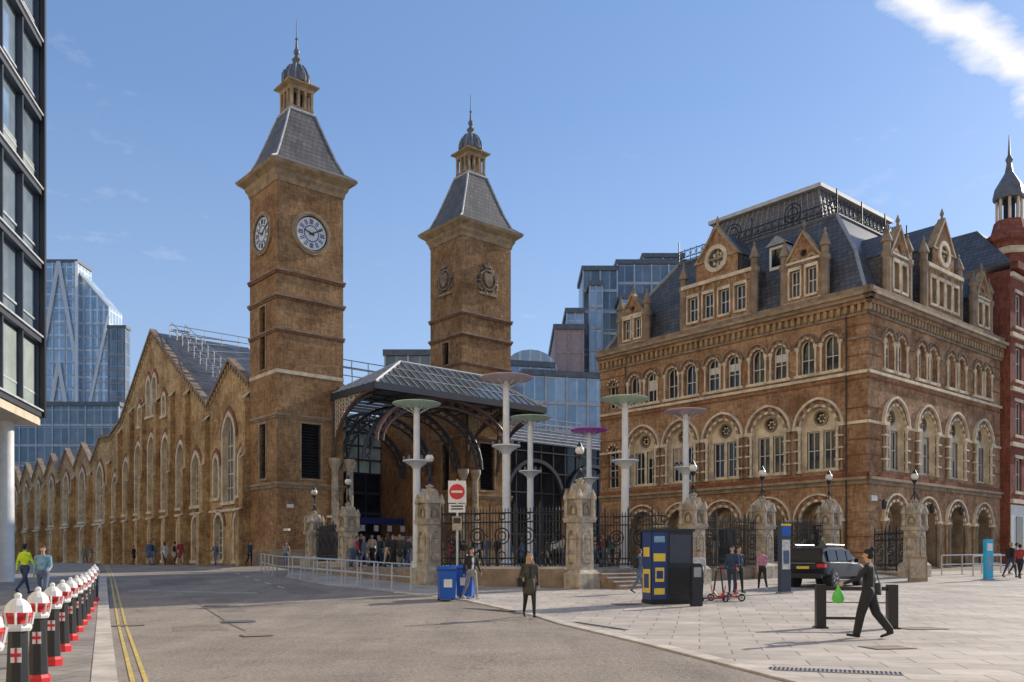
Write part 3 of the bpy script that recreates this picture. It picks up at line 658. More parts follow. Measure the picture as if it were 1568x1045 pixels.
def rail(pts,h=1.1,r_=.04,m_='galv'):
    for a,b_ in zip(pts,pts[1:]):
        a=Vector(a);b_=Vector(b_);n=max(1,int((b_-a).length/1.5))
        for hh in (h*.5,h): k.tube(a+Vector((0,0,hh)),b_+Vector((0,0,hh)),r_,m_,4)
        for i in range(n+1): pnt=a.lerp(b_,i/n); k.tube(pnt,pnt+Vector((0,0,h)),r_,m_,4)
for off in (1.4,2.6):
    rail([(26.9+off,60.4+7.8,14.6+off*.35),(26.9+off,60.4+20,21.9)])
rail([(28,80,21.6),(36,80,21.6)]); rail([(28,61,16.2),(40,61,16.2)])
for i in range(9): k.box(28.2,29.6,68.6+1.35*i,69.0+1.35*i,15.3+.86*i,15.36+.86*i,'galv')
for i in range(7): k.tube((28.5,69+1.6*i,15.6+1.0*i),(34,69+1.6*i,17.0+.8*i),.06,'galv',4)
k.build('roof_walkway',sw)
# ---------------------------------------------------------------- entrance canopy
ca=empty('station_entrance_canopy',rz=TH); p=P()
cu0,cu1,cv0,cv1=31.0,46.2,50.2,56.6; ze=13.4
rid=((35.0,53.4,15.8),(42.6,53.4,15.8))
cor=[(cu0,cv0,ze),(cu1,cv0,ze),(cu1,cv1,ze),(cu0,cv1,ze)]
p.add([*cor,*rid],[(0,1,5,4),(1,2,5),(2,3,4,5),(3,0,4)],'glassroof')
for i in range(23):
    t=i/22; a=Vector(cor[0]).lerp(Vector(cor[1]),t); b_=Vector((a.x,53.4,15.8))
    if a.x<rid[0][0]: tt=(a.x-cu0)/(rid[0][0]-cu0); b_=Vector((a.x,cv0+(53.4-cv0)*tt,ze+(15.8-ze)*tt))
    if a.x>rid[1][0]: tt=(cu1-a.x)/(cu1-rid[1][0]); b_=Vector((a.x,cv0+(53.4-cv0)*tt,ze+(15.8-ze)*tt))
    p.tube(a+Vector((0,0,.05)),b_+Vector((0,0,.05)),.045,'lead_light',4)
for i in range(1,9):
    t=i/9; v=cv0+(cv1-cv0)*t; tt=1-abs(v-53.4)/3.2; p.tube((cu0,v,ze+.05),(cu0+4*tt,v,ze+2.4*tt+.05),.045,'lead_light',4)
for t in (.33,.66):
    p.tube(Vector(cor[0]).lerp(Vector(rid[0]),t)+Vector((0,0,.07)),Vector(cor[1]).lerp(Vector(rid[1]),t)+Vector((0,0,.07)),.025,'lead_light',4)
for a,b_ in ((cor[0],rid[0]),(cor[1],rid[1]),(rid[0],rid[1]),(cor[3],rid[0])): p.tube(Vector(a)+Vector((0,0,.06)),Vector(b_)+Vector((0,0,.06)),.10,'lead_light',6)
p.box(cu0-.1,cu1+.1,cv0-.14,cv0+.1,ze-.45,ze,'iron_blue'); p.box(cu0-.14,cu0+.1,cv0+.11,cv1,ze-.45,ze,'iron_blue'); p.box(cu1-.1,cu1+.14,cv0+.11,cv1,ze-.45,ze,'iron_blue')
p.build('glass_roof',ca)
s_=P()
def bracket(u,v0_,v1_,z0,z1):
    n=12; pts=[]
    for i in range(n+1):
        a=math.pi/2*i/n; pts.append((u,v1_-(v1_-v0_)*(1-math.cos(a)),z0+(z1-z0)*math.sin(a)))
    s_.path(pts,.12,'iron_red',6); s_.path([(u,b_[1]+.25,b_[2]-.35) for b_ in pts],.07,'iron_blue',6)
    s_.tube((u,v1_,z0),(u,v1_,z1+.4),.12,'iron_blue',6)
    s_.tube((u,v0_,z1+.25),(u,v1_,z1+.25),.07,'iron_red',6)
    for i in range(1,n,1):
        b_=pts[i]; s_.tube(b_,(u,b_[1],z1+.3),.03,'cream',4)
    y=v0_+.6
    while y<v1_-.2:
        t=(v1_-y)/(v1_-v0_); zc=z0+(z1-z0)*math.sin(math.acos(max(-1,min(1,1-t)))) if t<=1 else z1
        zz_=zc+.25
        while zz_<z1+.1:
            s_.path([(u,y+.15*math.cos(a),zz_+.15*math.sin(a)) for a in [k_*math.pi/4 for k_ in range(8)]],.03,'cream',4,True); zz_+=.34
        y+=.34
bracket(31.0,50.4,55.7,8.8,12.95); bracket(42.9,50.4,55.7,8.8,12.95); bracket(46.1,50.4,55.7,8.8,12.95)
def bigarch(v,u0_,u1_,z0,z1,m_,r_=.14):
    n=20; P1=[];P2=[]
    for i in range(n+1):
        a=math.pi*i/n; P1.append(((u0_+u1_)/2-(u1_-u0_)/2*math.cos(a),v,z0+(z1-z0)*math.sin(a))); P2.append(((u0_+u1_)/2-(u1_-u0_-1)/2*math.cos(a),v,z0+(z1-z0-.6)*math.sin(a)))
    s_.path(P1,r_,m_,6); s_.path(P2,r_*.6,m_,6)
    for i in range(n): s_.tube(P1[i],P2[i+1],.04,m_,4); s_.tube(P2[i],P1[i+1],.04,m_,4)
bigarch(50.4,31.2,42.8,9.6,13.0,'iron_red'); bigarch(53.4,32.0,42.5,8.6,13.0,'iron_blue'); bigarch(56.4,32.0,42.5,8.6,13.2,'iron_blue'); bigarch(60,32.0,42.5,8.6,13.2,'iron_blue'); bigarch(64,32.0,42.5,8.6,13.2,'iron_blue')
for u,v in ((31.0,55.6),(32.2,55.6),(42.4,55.6),(43.6,55.6)):
    s_.lathe(u,v,[(.42,1.2),(.42,2),(.28,2.1),(.25,8.0),(.45,8.5),(.45,8.8)],'stone_pier',10)
for v in (51.6,53.4,55.0): s_.tube((31.2,v,13.2),(46,v,13.2),.09,'iron_blue',4)
for u in range(32,46,2): s_.tube((u,50.4,13.1),(u,56.4,13.1),.07,'iron_blue',4)
s_.build('arched_steelwork',ca)
g_=P(); ff=F(g_,(31.9,68),(1,0),(0,-1))
ff.wall(rect(0,10.7,9.2,14.5),[],'glasspane',0)
for i in range(10): ff.band(i*1.18,i*1.18+.12,9.2,14.5,.1,'iron_blue')
for z in (9.2,10.4,11.6,12.8): ff.band(0,10.7,z,z+.14,.12,'iron_blue')
ff.wall(rect(0,10.7,1.22,9.2),[],'win',0)
for i in range(8): ff.band(i*1.5,i*1.5+.12,1.22,9.2,.1,'iron_blue')
for z in (3.6,5.6,7.4): ff.band(0,10.7,z,z+.25,.15,'iron_blue')
g_.box(31.85,31.95,60.4,68,1.22,14.5,'brick'); g_.box(42.55,42.65,60.4,68,1.22,14.5,'brick')
for i in range(6):
    g_.box(31.9,42.6,60.4+i*1.27,60.6+i*1.27,14.4,14.6,'iron_blue')
for i in range(8): g_.box(32.3+i*1.3,32.7+i*1.3,63,63.1,4.0,4.5,'white')
g_.box(33,41.6,62.8,62.95,4.6,5.1,'navy'); g_.box(32,32.6,58,60,1.22,3.4,'c_red'); g_.box(40.8,42.2,62,63,1.22,3.6,'c_white')
g_.build('entrance_screen',ca)
# ---------------------------------------------------------------- glazed concourse
gc=empty('glazed_concourse',rz=TH); p=P(); ff=F(p,(47.75,57.2),(1,0),(0,-1))
ff.wall(rect(0,22,1.22,11.8),[],'win',0)
for i in range(16): ff.band(i*1.45,i*1.45+.1,1.22,11.8,.12,'iron_blue')
for z in (3.8,5.6,7.4,9.2,11.0): ff.band(0,22,z,z+.1,.14,'iron_blue')
for c_ in (3.6,10.8,18): ff.ring(arc(c_,7.0,6.8,.5,12),arc(c_,7.0,6.2,.5,12),0,.35,'iron_blue')
for c_ in (0,7.2,14.4): ff.band(c_-.3,c_+.3,1.22,8,.5,'brick')
p.add([(47.75,57.0,11.8),(70,57.0,11.8),(70,66,14.6),(47.75,66,14.6)],[(0,1,2,3)],'glassroof')
for i in range(20): p.tube((47.8+i*1.15,56.95,11.88),(47.8+i*1.15,66,14.7),.04,'lead_light',4)
for t in (0,.25,.5,.75,1): p.tube((47.8,57+9*t,11.9+2.8*t),(70,57+9*t,11.9+2.8*t),.06,'lead_light',4)
k=P(); rail([(47.8,58,12.6),(62,58,12.6)]); rail([(47.8,62,14.0),(62,62,14.0)]); rail([(32,57.5,14.7),(42.5,57.5,14.7)]);rail([(31.5,60.6,15.0),(31.5,72,15.6),(42,72,15.6)])
p.build('glazed_wall_and_roof',gc); k.build('roof_railings',gc)
# ---------------------------------------------------------------- gate piers, lamps, fences
def pier(u,v,h=4.15,lamp=1.35,w=.41):
    X,Y=W(u,v); z=min(gz(Y),PZ)-.1
    e=empty('stone_gate_pier',(X,Y,z),TH); p=P(); H=h+.1
    p.frus([(-w-.18,w+.18,-w-.18,w+.18,0),(-w-.18,w+.18,-w-.18,w+.18,.7),(-w-.06,w+.06,-w-.06,w+.06,.85)],'stone_pier')
    z1=H*.62
    p.frus([(-w,w,-w,w,.85),(-w+.03,w-.03,-w+.03,w-.03,z1)],'stone_pier',False)
    p.frus([(-w-.05,w+.05,-w-.05,w+.05,z1),(-w-.1,w+.1,-w-.1,w+.1,z1+.18),(-w+.02,w-.02,-w+.02,w-.02,z1+.2)],'stone_pier')
    z2=H*.83; p.frus([(-w+.05,w-.05,-w+.05,w-.05,z1+.2),(-w+.07,w-.07,-w+.07,w-.07,z2)],'stone_pier',False)
    for i in (-1,1):
        for j in (-1,1):
            p.lathe(i*(w-.03),j*(w-.03),[(.12,z1+.2),(.10,z2-.05),(.15,z2),(.15,z2+.1),(.03,z2+.4)],'stone_pier',6)
    g0=w-.05; za=H-.12
    for d in range(4):
        a=d*math.pi/2; ca_,sa_=math.cos(a),math.sin(a)
        pts=[(-g0,-g0-.05,z2),(g0,-g0-.05,z2),(0,-g0-.05,za),(0,0,za)]
        pts=[(x*ca_-y*sa_,x*sa_+y*ca_,zz_) for x,y,zz_ in pts]
        p.add(pts,[(0,1,2),(0,2,3),(1,3,2)],'stone_pier')
    p.lathe(0,0,[(.2,za-.25),(.14,za+.05),(.18,za+.1),(.18,za+.16),(.05,za+.22)],'stone_pier',8)
    for ff in (F(p,(-w,-w),(1,0),(0,-1)),F(p,(-w,w),(0,-1),(-1,0))):
        ff.ring(arch(w,1.15,w*1.3,H*.48,.8,5),arch(w,1.22,w*1.05,H*.48,.8,5),0,.05,'stone_pier',True)
        ff.ring(arch(w,z1+.3,w*.9,z1+.5,.8,4),arch(w,z1+.34,w*.6,z1+.5,.8,4),-.06,.0,'stone_dark',True)
    for zz_ in (1.5,2.1): 
        if zz_<z1: p.frus([(-w-.004,w+.004,-w-.004,w+.004,zz_),(-w-.004,w+.004,-w-.004,w+.004,zz_+.02)],'stone_dark')
    p.build('shaft',e)
    l=P(); zb=za+.15
    l.tube((0,0,zb),(0,0,zb+lamp*.75),.035,'iron',6); l.sphere((0,0,zb+lamp*.3),.07,'iron',8)
    l.lathe(0,0,[(.05,zb+lamp*.62),(.13,zb+lamp*.72),(.13,zb+lamp*.76)],'iron',10)
    l.sphere((0,0,zb+lamp*.76+.18),.19,'globe',14); l.lathe(0,0,[(.13,zb+lamp*.76+.32),(.09,zb+lamp*.76+.42),(.02,zb+lamp*.76+.54)],'iron',10)
    for d in range(4):
        a=d*math.pi/2+.4; l.tube((.2*math.cos(a),.2*math.sin(a),zb),(.03*math.cos(a),.03*math.sin(a),zb+.35),.02,'iron',4)
    l.build('globe_lamp',e,True)
piers=dict(P1=(25.9,49.0),P2=(24.4,42.3),P3=(22.4,31.8),P4=(25.5,25.6),P5=(32.5,25.3),P6=(38.0,25.3),P7=(43.6,24.9),P8=(44.9,20.9))
for kk,(u,v) in piers.items(): pier(u,v,{'P1':3.5,'P2':3.8,'P3':4.3,'P4':4.4,'P8':3.9}.get(kk,4.0))
def fence(a,b_,z,h,name='iron_fence',plinth=0,m_='iron',orn=True,off=.6):
    A=Vector(a);B=Vector(b_);L=(B-A).length;d=(B-A)/L; A=A+d*off;B=B-d*off;L-=2*off
    e=empty(name,rz=TH); p=P(); n=int(L/.14)
    ang=math.atan2(d.y,d.x)
    if plinth: p.obox(((A.x+B.x)/2,(A.y+B.y)/2),L/2,.22,z-1.3,z+plinth,ang,'stone_pier'); p.obox(((A.x+B.x)/2,(A.y+B.y)/2),L/2,.27,z+plinth,z+plinth+.1,ang,'kerb')
    z0=z+plinth+.1
    for i in range(n+1):
        q_=A.lerp(B,i/n); top_=z0+h+(.25 if i%8==0 else 0); r_=.045 if i%8==0 else .019
        p.tube((q_.x,q_.y,z0),(q_.x,q_.y,top_),r_,m_,5); p.tube((q_.x,q_.y,top_),(q_.x,q_.y,top_+.16),.035,m_,5,.002)
        if i%8==4 and orn:
            for (zz_,rr) in ((z0+h*.55,.34),(z0+h*.55,.18),(z0+h*.9,.14),(z0+h*.2,.16)):
                p.path([(q_.x+d.x*rr*math.cos(t),q_.y+d.y*rr*math.cos(t),zz_+rr*math.sin(t)) for t in [k_*math.pi/6 for k_ in range(12)]],.028,m_,4,True)
    for hh in (.1,.35,h*.8,h-.08): p.tube((A.x,A.y,z0+hh),(B.x,B.y,z0+hh),.034,m_,5)
    p.build('ironwork',e)
PU=piers
fence(PU['P4'],PU['P3'],gz(37),2.35,plinth=.75)
fence(PU['P2'],PU['P1'],PZ-.1,2.0,plinth=.3)
fence(PU['P5'],PU['P6'],PZ,2.2,'iron_gates'); fence(PU['P6'],PU['P7'],PZ,2.0,plinth=.2)
fence((44.9,20.9),(47.6,24.7),.8,2.1,'iron_gates',plinth=.1); fence((29.8,30),(31.5,25.9),PZ,2.4,'iron_gates',off=.2)
def handrail(pts,name='handrail',h=1.05,rs=(.55,1.05),m_='galv'):
    e=empty(name); p=P()
    for a,b_ in zip(pts,pts[1:]):
        A=Vector((a[0],a[1],gz(a[1])));B=Vector((b_[0],b_[1],gz(b_[1])));n=max(1,round((B-A).length/1.6))
        for hh in rs: p.tube(A+Vector((0,0,hh)),B+Vector((0,0,hh)),.03,m_,8)
        for i in range(n+1):
            q_=A.lerp(B,i/n); q_.z=gz(q_.y); p.tube(q_,q_+Vector((0,0,h)),.035,m_,8); p.lathe(q_.x,q_.y,[(.08,q_.z),(.08,q_.z+.02)],m_,10)
    p.build('rails',e,True)
handrail([(-3.9,34.1),(-12.1,45.4)]); handrail([(-5.6,36.8),(-11.2,45.0)]); handrail([(-12.1,45.4),(-14.5,51)])
handrail([(23.0,47.2),(27.5,49.6)]); handrail([(24.0,45.9),(28.2,48.4)])
# ---------------------------------------------------------------- disc lamps
def disclamp(x,Y,ztop,r1,r2,zl,mat):
    X=(x-784)/1350*Y; z=PZ
    e=empty('disc_street_lamp',(X,Y,z)); p=P(); T=ztop-z; Lw=zl-z
    p.lathe(0,0,[(.26,0),(.26,.3),(.19,.35),(.18,Lw-.2),(.16,Lw),(.15,T-.5),(.12,T-.05)],'pole_white',14)
    p.lathe(0,0,[(.17,Lw-.4),(.24,Lw-.25),(r2*.8,Lw-.05),(r2,Lw),(r2,Lw+.06),(r2*.75,Lw+.05),(.16,Lw+.12)],'pole_white',20)
    for i in range(6):
        a=i*math.pi/3; p.tube((.12*math.cos(a),.12*math.sin(a),T-.4),(r1*.6*math.cos(a),r1*.6*math.sin(a),T-.08),.02,'pole_white',4)
        p.tube((r2*.9*math.cos(a),r2*.9*math.sin(a),Lw+.06),(r2*.9*math.cos(a),r2*.9*math.sin(a),Lw+.25),.06,'lead_dark',6)
    p.build('pole',e,True)
    d=P(); d.lathe(0,0,[(.1,T-.1),(r1*.5,T-.09),(r1*.9,T-.0),(r1,T+.06),(r1,T+.09),(r1*.9,T+.08),(.3,T+.05),(.15,T+.2)],mat,28); d.build('disc',e,True)
disclamp(638,43,9.15,1.18,.68,6.4,'disc_green'); disclamp(775,42,10.2,1.25,.68,7.0,'disc_pink'); disclamp(812,50,9.6,1.15,.65,6.6,'disc_green')
disclamp(902,52,9.2,1.1,.6,6.4,'disc_mag'); disclamp(957,42,9.2,1.15,.66,6.3,'disc_green'); disclamp(1050,46,9.3,1.1,.62,6.4,'disc_pink')
# ---------------------------------------------------------------- bollards
def bollard(x,y):
    z=gz(y)+.11; e=empty('city_bollard',(x,y,z),R(20)); e.rotation_euler[0]=R(random.uniform(-1,1)); p=P()
    p.lathe(0,0,[(.14,0),(.14,.09),(.115,.13)],'red',8,R(22.5))
    p.lathe(0,0,[(.11,.13),(.088,.78),(.088,.80)],'black',8,R(22.5))
    p.lathe(0,0,[(.115,.8),(.128,.83),(.12,.87)],'white',8,R(22.5)); p.lathe(0,0,[(.095,.87),(.095,.93)],'red',8,R(22.5))
    p.lathe(0,0,[(.128,.93),(.135,.95),(.128,.98)],'red',12); p.lathe(0,0,[(.125,.98),(.11,1.05),(.065,1.1),(.03,1.12)],'white',12)
    p.sphere((0,0,1.14),.035,'white',8)
    for i in range(8):
        a=i*math.pi/4; p.tube((.118*math.cos(a),.118*math.sin(a),.86),(.138*math.cos(a),.138*math.sin(a),.98),.013,'white',4)
    p.box(-.045,.045,-.115,-.10,.5,.64,'white'); p.box(-.045,.045,-.118,-.103,.555,.59,'red'); p.box(-.01,.01,-.12,-.104,.5,.64,'red')
    p.build('post',e)
B0=Vector((-4.82,8.6));B1=Vector((-13.25,28.0))
for i in range(-1,11): q_=B0.lerp(B1,i/10); bollard(q_.x,q_.y)
# ---------------------------------------------------------------- small street furniture
def at(x,Y): return ((x-784)/1350*Y,Y,gz(Y)+.008)
def sign():
    e=empty('no_entry_sign',at(700,32),R(0)); p=P(); z0=4.1
    p.tube((0,0,0),(0,0,z0+.1),.04,'galv',10); f=F(p,(0,-.06),(1,0),(0,-1))
    f.extr(rect(-.32,.32,3.35,z0+.05),0,.02,'white'); f.extr(circ(0,3.75,.28,24),.02,.03,'red'); f.extr(rect(-.2,.2,3.71,3.79),.03,.036,'white')
    f.extr(rect(-.3,.3,3.0,3.31),0,.02,'white')
    for z in (3.2,3.1): f.extr(rect(-.22,.22,z,z+.05),.02,.024,'black')
    f.extr(rect(-.17,.17,2.35,2.85),0,.02,'c_beige'); f.extr(rect(-.13,.13,2.6,2.8),.02,.026,'black')
    p.build('post_and_plates',e)
sign()
def bin_(x,Y,rz):
    e=empty('recycling_bin',at(x,Y),rz); p=P()
    p.frus([(-.25,.25,-.3,.3,.06),(-.29,.29,-.34,.34,1.0)],'blue'); p.box(-.31,.31,-.36,.36,1.0,1.06,'navy')
    p.add([(-.3,-.36,1.06),(.3,-.36,1.06),(.3,.36,1.06),(-.3,.36,1.06),(-.24,-.2,1.16),(.24,-.2,1.16),(.24,.3,1.16),(-.24,.3,1.16)],[(4,5,6,7),(0,1,5,4),(1,2,6,5),(2,3,7,6),(3,0,4,7)],'blue')
    p.box(-.14,.14,-.345,-.33,.45,.72,'white'); p.box(-.25,.25,.36,.42,.95,1.0,'black')
    for s in (-.26,.2): p.tube((s,.28,.1),(s+.06,.28,.1),.1,'rubber',12)
    p.build('body',e)
bin_(684,29.5,.2); bin_(713,30.6,-.1); bin_(1043,29.2,.15)
def kiosk():
    e=empty('street_advert_cabinet',at(1022,28.4),R(14)); p=P()
    p.box(-.72,.72,-.42,.42,0,.12,'dark'); p.box(-.7,.7,-.4,.4,.12,2.3,'black'); p.box(-.75,.75,-.45,.45,2.3,2.38,'black')
    p.box(-.1,.62,-.415,-.401,1.3,2.2,'iron_blue'); p.box(-.1,.62,-.41,-.401,.3,1.15,'dark')
    p.box(-.719,-.70,-.36,.36,.15,2.28,'navy'); p.box(-.727,-.72,-.24,.24,1.5,1.8,'yellow'); p.box(-.727,-.72,-.3,.3,.35,1.1,'yellow'); p.box(-.73,-.727,-.2,.2,.5,.95,'navy')
    p.box(-.70,-.2,-.418,-.40,.15,2.28,'navy'); p.box(-.64,-.28,-.425,-.418,1.95,2.15,'c_blue'); p.box(-.66,-.26,-.425,-.418,1.35,1.6,'yellow'); p.box(-.64,-.28,-.425,-.418,.3,.5,'yellow'); p.box(-.6,-.3,-.425,-.418,.7,1.15,'yellow'); p.box(-.56,-.34,-.43,-.425,.8,1.05,'navy')
    p.build('cabinet',e)
kiosk()
def post(x,Y):
    e=empty('information_post',at(x,Y),.2); p=P(); p.frus([(-.17,.17,-.1,.1,0),(-.17,.17,-.1,.1,1.25),(-.12,.12,-.06,.06,1.32)],'black'); p.box(-.12,.12,-.11,-.1,.9,1.2,'lead'); p.build('post',e)
post(1066,27.3)
def totem(x,Y,mc,h,name,w=.3):
    e=empty(name,at(x,Y),R(25)); p=P(); p.box(-w-.05,w+.05,-.14,.14,0,.06,'lead'); p.box(-w,w,-.09,.09,.06,h,'iron_blue' if mc!='cyan' else 'cyan')
    if mc!='cyan':
        p.box(-w+.03,w-.03,-.1,-.09,h-.45,h-.1,'blue'); p.box(-w,w,-.102,-.09,h-.08,h-.0,'yellow'); p.box(-w+.05,w-.05,-.1,-.09,.9,h-.6,'c_white'); p.box(-w+.1,w-.1,-.104,-.1,1.1,1.6,'c_denim')
    else: p.box(-w+.06,w-.06,-.1,-.09,h-.55,h-.2,'white'); p.box(-w+.06,w-.06,-.1,-.09,.5,1.2,'c_blue')
    p.build('panel',e)
totem(1201,33,'x',2.6,'wayfinding_totem',.24); totem(1513,42,'cyan',1.95,'ticket_totem',.24)
def aboard():
    e=empty('sandwich_board',at(1405,41),R(-20)); p=P()
    for s in (-1,1):
        p.add([(-.4,s*.35,0),(.4,s*.35,0),(.4,s*.03,1.15),(-.4,s*.03,1.15),(-.4,s*.31,0),(.4,s*.31,0),(.4,s*-.01,1.15),(-.4,s*-.01,1.15)],[(0,1,2,3),(4,5,6,7),(0,3,7,4),(1,5,6,2)],'wood')
        p.add([(-.32,s*.36-s*.04,.15),(.32,s*.36-s*.04,.15),(.32,s*.075,1.05),(-.32,s*.075,1.05)],[(0,1,2,3)],'c_beige')
    p.tube((-.4,-.2,.5),(-.4,.2,.5),.012,'wood',4); p.tube((.4,-.2,.5),(.4,.2,.5),.012,'wood',4)
    p.build('boards',e)
aboard()
def bench():
    e=empty('leaning_bench',((1312-784)/1350*20.6,20.6,0.01),R(-8)); p=P()
    for x in (-.82,.78):
        p.box(x-.11,x+.11,-.12,.12,0,1.02,'black'); p.box(x-.15,x+.15,-.2,.2,0,.03,'black')
    p.box(-.71,.67,-.07,.07,.88,.97,'black'); p.box(-.71,.1,-.03,.03,.2,.26,'black'); p.tube((-.71,.0,.6),(.67,.0,.6),.015,'lead_dark',6)
    p.build('frame',e)
bench()
def scooter(x,Y,rz,mc):
    e=empty('electric_scooter',at(x,Y),rz); p=P()
    for xx in (-.5,.5):
        n=14
        p.path([(xx+.1*math.cos(a),0,.115+.1*math.sin(a)) for a in [2*math.pi*i/n for i in range(n)]],.028,'rubber',6,True); p.tube((xx,-.03,.115),(xx,.03,.115),.05,'lead',10)
    p.box(-.42,.3,-.08,.08,.12,.17,'black'); p.box(-.4,.28,-.083,.083,.125,.15,mc); p.tube((.3,0,.16),(.42,0,.32),.035,mc,8); p.tube((.5,0,.12),(.4,0,.34),.028,mc,8); p.tube((.41,0,.3),(.3,0,1.12),.028,'black',8)
    p.tube((.3,-.24,1.12),(.3,.24,1.12),.02,'black',8); p.box(.3,.38,-.05,.05,1.02,1.1,mc); p.box(-.64,-.42,-.05,.05,.23,.25,'black'); p.tube((.46,0,.3),(.5,0,.55),.02,mc,6)
    p.tube((-.1,.08,.13),(-.15,.2,.0),.012,'lead',4)
    p.build('scooter_body',e,True)
scooter(1092,28.6,R(25),'red'); scooter(1112,29.3,R(160),'orange'); scooter(1122,30.2,R(60),'red')
# ---------------------------------------------------------------- car
def car(X,Y,heading):
    e=empty('parked_suv',(X,Y,gz(Y)+.01),-heading)
    p=P(); bdy=P()
    st=[(-2.30,.80,.60,.80,.72),(-2.26,.88,.50,.92,.82),(-2.1,.92,.42,1.0,.88),(-1.6,.94,.32,1.04,.92),(0,.95,.30,1.02,.93),(1.2,.94,.30,.98,.91),(1.7,.92,.32,.93,.86),(2.05,.86,.38,.84,.78),(2.28,.72,.48,.70,.64)]
    sec=[]
    for (y,w,zb,zt,wt) in st:
        sec.append([(-w*.85,zb),(-w,zb+.12),(-w*1.005,(zb+zt)/2),(-wt,zt-.06),(-wt*.9,zt),(wt*.9,zt),(wt,zt-.06),(w*1.005,(zb+zt)/2),(w,zb+.12),(w*.85,zb)])
    def loft(secs,ys,m_):
        n=len(secs[0]); vs=[(a,y,b_) for s_2,y in zip(secs,ys) for a,b_ in s_2]; fs=[]
        for j in range(len(secs)-1):
            for i in range(n): fs.append((j*n+i,j*n+(i+1)%n,(j+1)*n+(i+1)%n,(j+1)*n+i))
        fs.append(tuple(range(n))); fs.append(tuple((len(secs)-1)*n+i for i in range(n))); bdy.add(vs,fs,m_)
    loft(sec,[s_2[0] for s_2 in st],'carpaint')
    def cab(w0,w1,z0,z1): return [(-w0,z0),(-w1,z1-.06),(-w1+.12,z1),(w1-.12,z1),(w1,z1-.06),(w0,z0)]
    loft([cab(.86,.76,.98,1.10),cab(.86,.70,.98,1.58),cab(.88,.72,.98,1.67),cab(.88,.72,.98,1.68),cab(.86,.70,.96,1.58),cab(.84,.8,.94,1.0)],[-2.2,-1.95,-1.5,-.1,.45,1.35],'carpaint')
    bdy.build('bodywork',e,True,fixn=True)
    def quad(pts,m_='carglass'): p.add(pts,[tuple(range(len(pts)))],m_)
    quad([(-.70,-2.205,1.08),(.70,-2.205,1.08),(.60,-2.02,1.52),(-.60,-2.02,1.52)])
    quad([(-.68,1.285,1.04),(.68,1.285,1.04),(.6,.53,1.57),(-.6,.53,1.57)])
    for s in (-1,1):
        for ys in ((-1.85,-1.0),(-.93,-.05),(.02,.78)):
            y0,y1=ys; t1=y1 if y1<.5 else .42
            quad([(s*.880,y0,1.07),(s*.875,y1,1.07),(s*.765,t1,1.54),(s*.765,y0+.06,1.54)])
        p.tube((s*.66,-1.6,1.73),(s*.66,.2,1.73),.022,'galv',6)
        p.box(min(s*.58,s*.91),max(s*.58,s*.91),-2.31,-2.12,.80,.95,'taillight')
        p.box(min(s*.94,s*1.12),max(s*.94,s*1.12),.55,.72,1.0,1.15,'carpaint')
        p.box(min(s*.5,s*.78),max(s*.5,s*.78),2.1,2.22,.62,.74,'white')
        for y in (-1.38,1.42):
            for r_,m_,w_ in ((.44,'dark',.955),(.36,'rubber',.975)):
                p.tube((s*(w_-.3),y,.36),(s*w_,y,.36),r_,m_,24)
            p.tube((s*.9,y,.36),(s*.982,y,.36),.23,'lead',16)
            for k_ in range(5):
                a=k_*2*math.pi/5; p.tube((s*.984,y+.06*math.cos(a+.6),.36+.06*math.sin(a+.6)),(s*.984,y+.2*math.cos(a+.6),.36+.2*math.sin(a+.6)),.028,'dark',5)
    p.box(-.26,.26,-2.325,-2.29,.74,.85,'yellow'); p.box(-.78,.78,-2.34,-2.2,.36,.56,'black'); p.box(-.5,.5,-2.29,-2.26,.96,.985,'lead')
    p.build('glass_lights_and_wheels',e)
cy=37.5; car((1266-784)/1350*cy,cy,R(43))
# ---------------------------------------------------------------- people
def capsule(vs,fs,p0,p1,r0,r1,sx=1,sy=1,n=12):
    p0=Vector(p0);p1=Vector(p1);d=p1-p0;L=max(d.length,1e-4);d=d/L
    x=Vector((1,0,0)); x=(x-d*x.dot(d))
    if x.length<.1: x=Vector((0,1,0)); x=x-d*x.dot(d)
    x.normalize(); y=d.cross(x)
    rings=[]
    for a in (-80,-50,-20): rings.append((r0*math.sin(R(a)),r0*math.cos(R(a))))
    rings.append((0,r0)); rings.append((L*.5,(r0+r1)/2)); rings.append((L,r1))
    for a in (20,50,80): rings.append((L+r1*math.sin(R(a)),r1*math.cos(R(a))))
    o=len(vs)
    for t,r in rings:
        for i in range(n):
            a=2*math.pi*i/n; vs.append(p0+d*t+x*(r*sx*math.cos(a))+y*(r*sy*math.sin(a)))
    for j in range(len(rings)-1):
        for i in range(n): fs.append((o+j*n+i,o+j*n+(i+1)%n,o+(j+1)*n+(i+1)%n,o+(j+1)*n+i))
    fs.append(tuple(o+i for i in range(n))[::-1]); fs.append(tuple(o+(len(rings)-1)*n+i for i in range(n)))
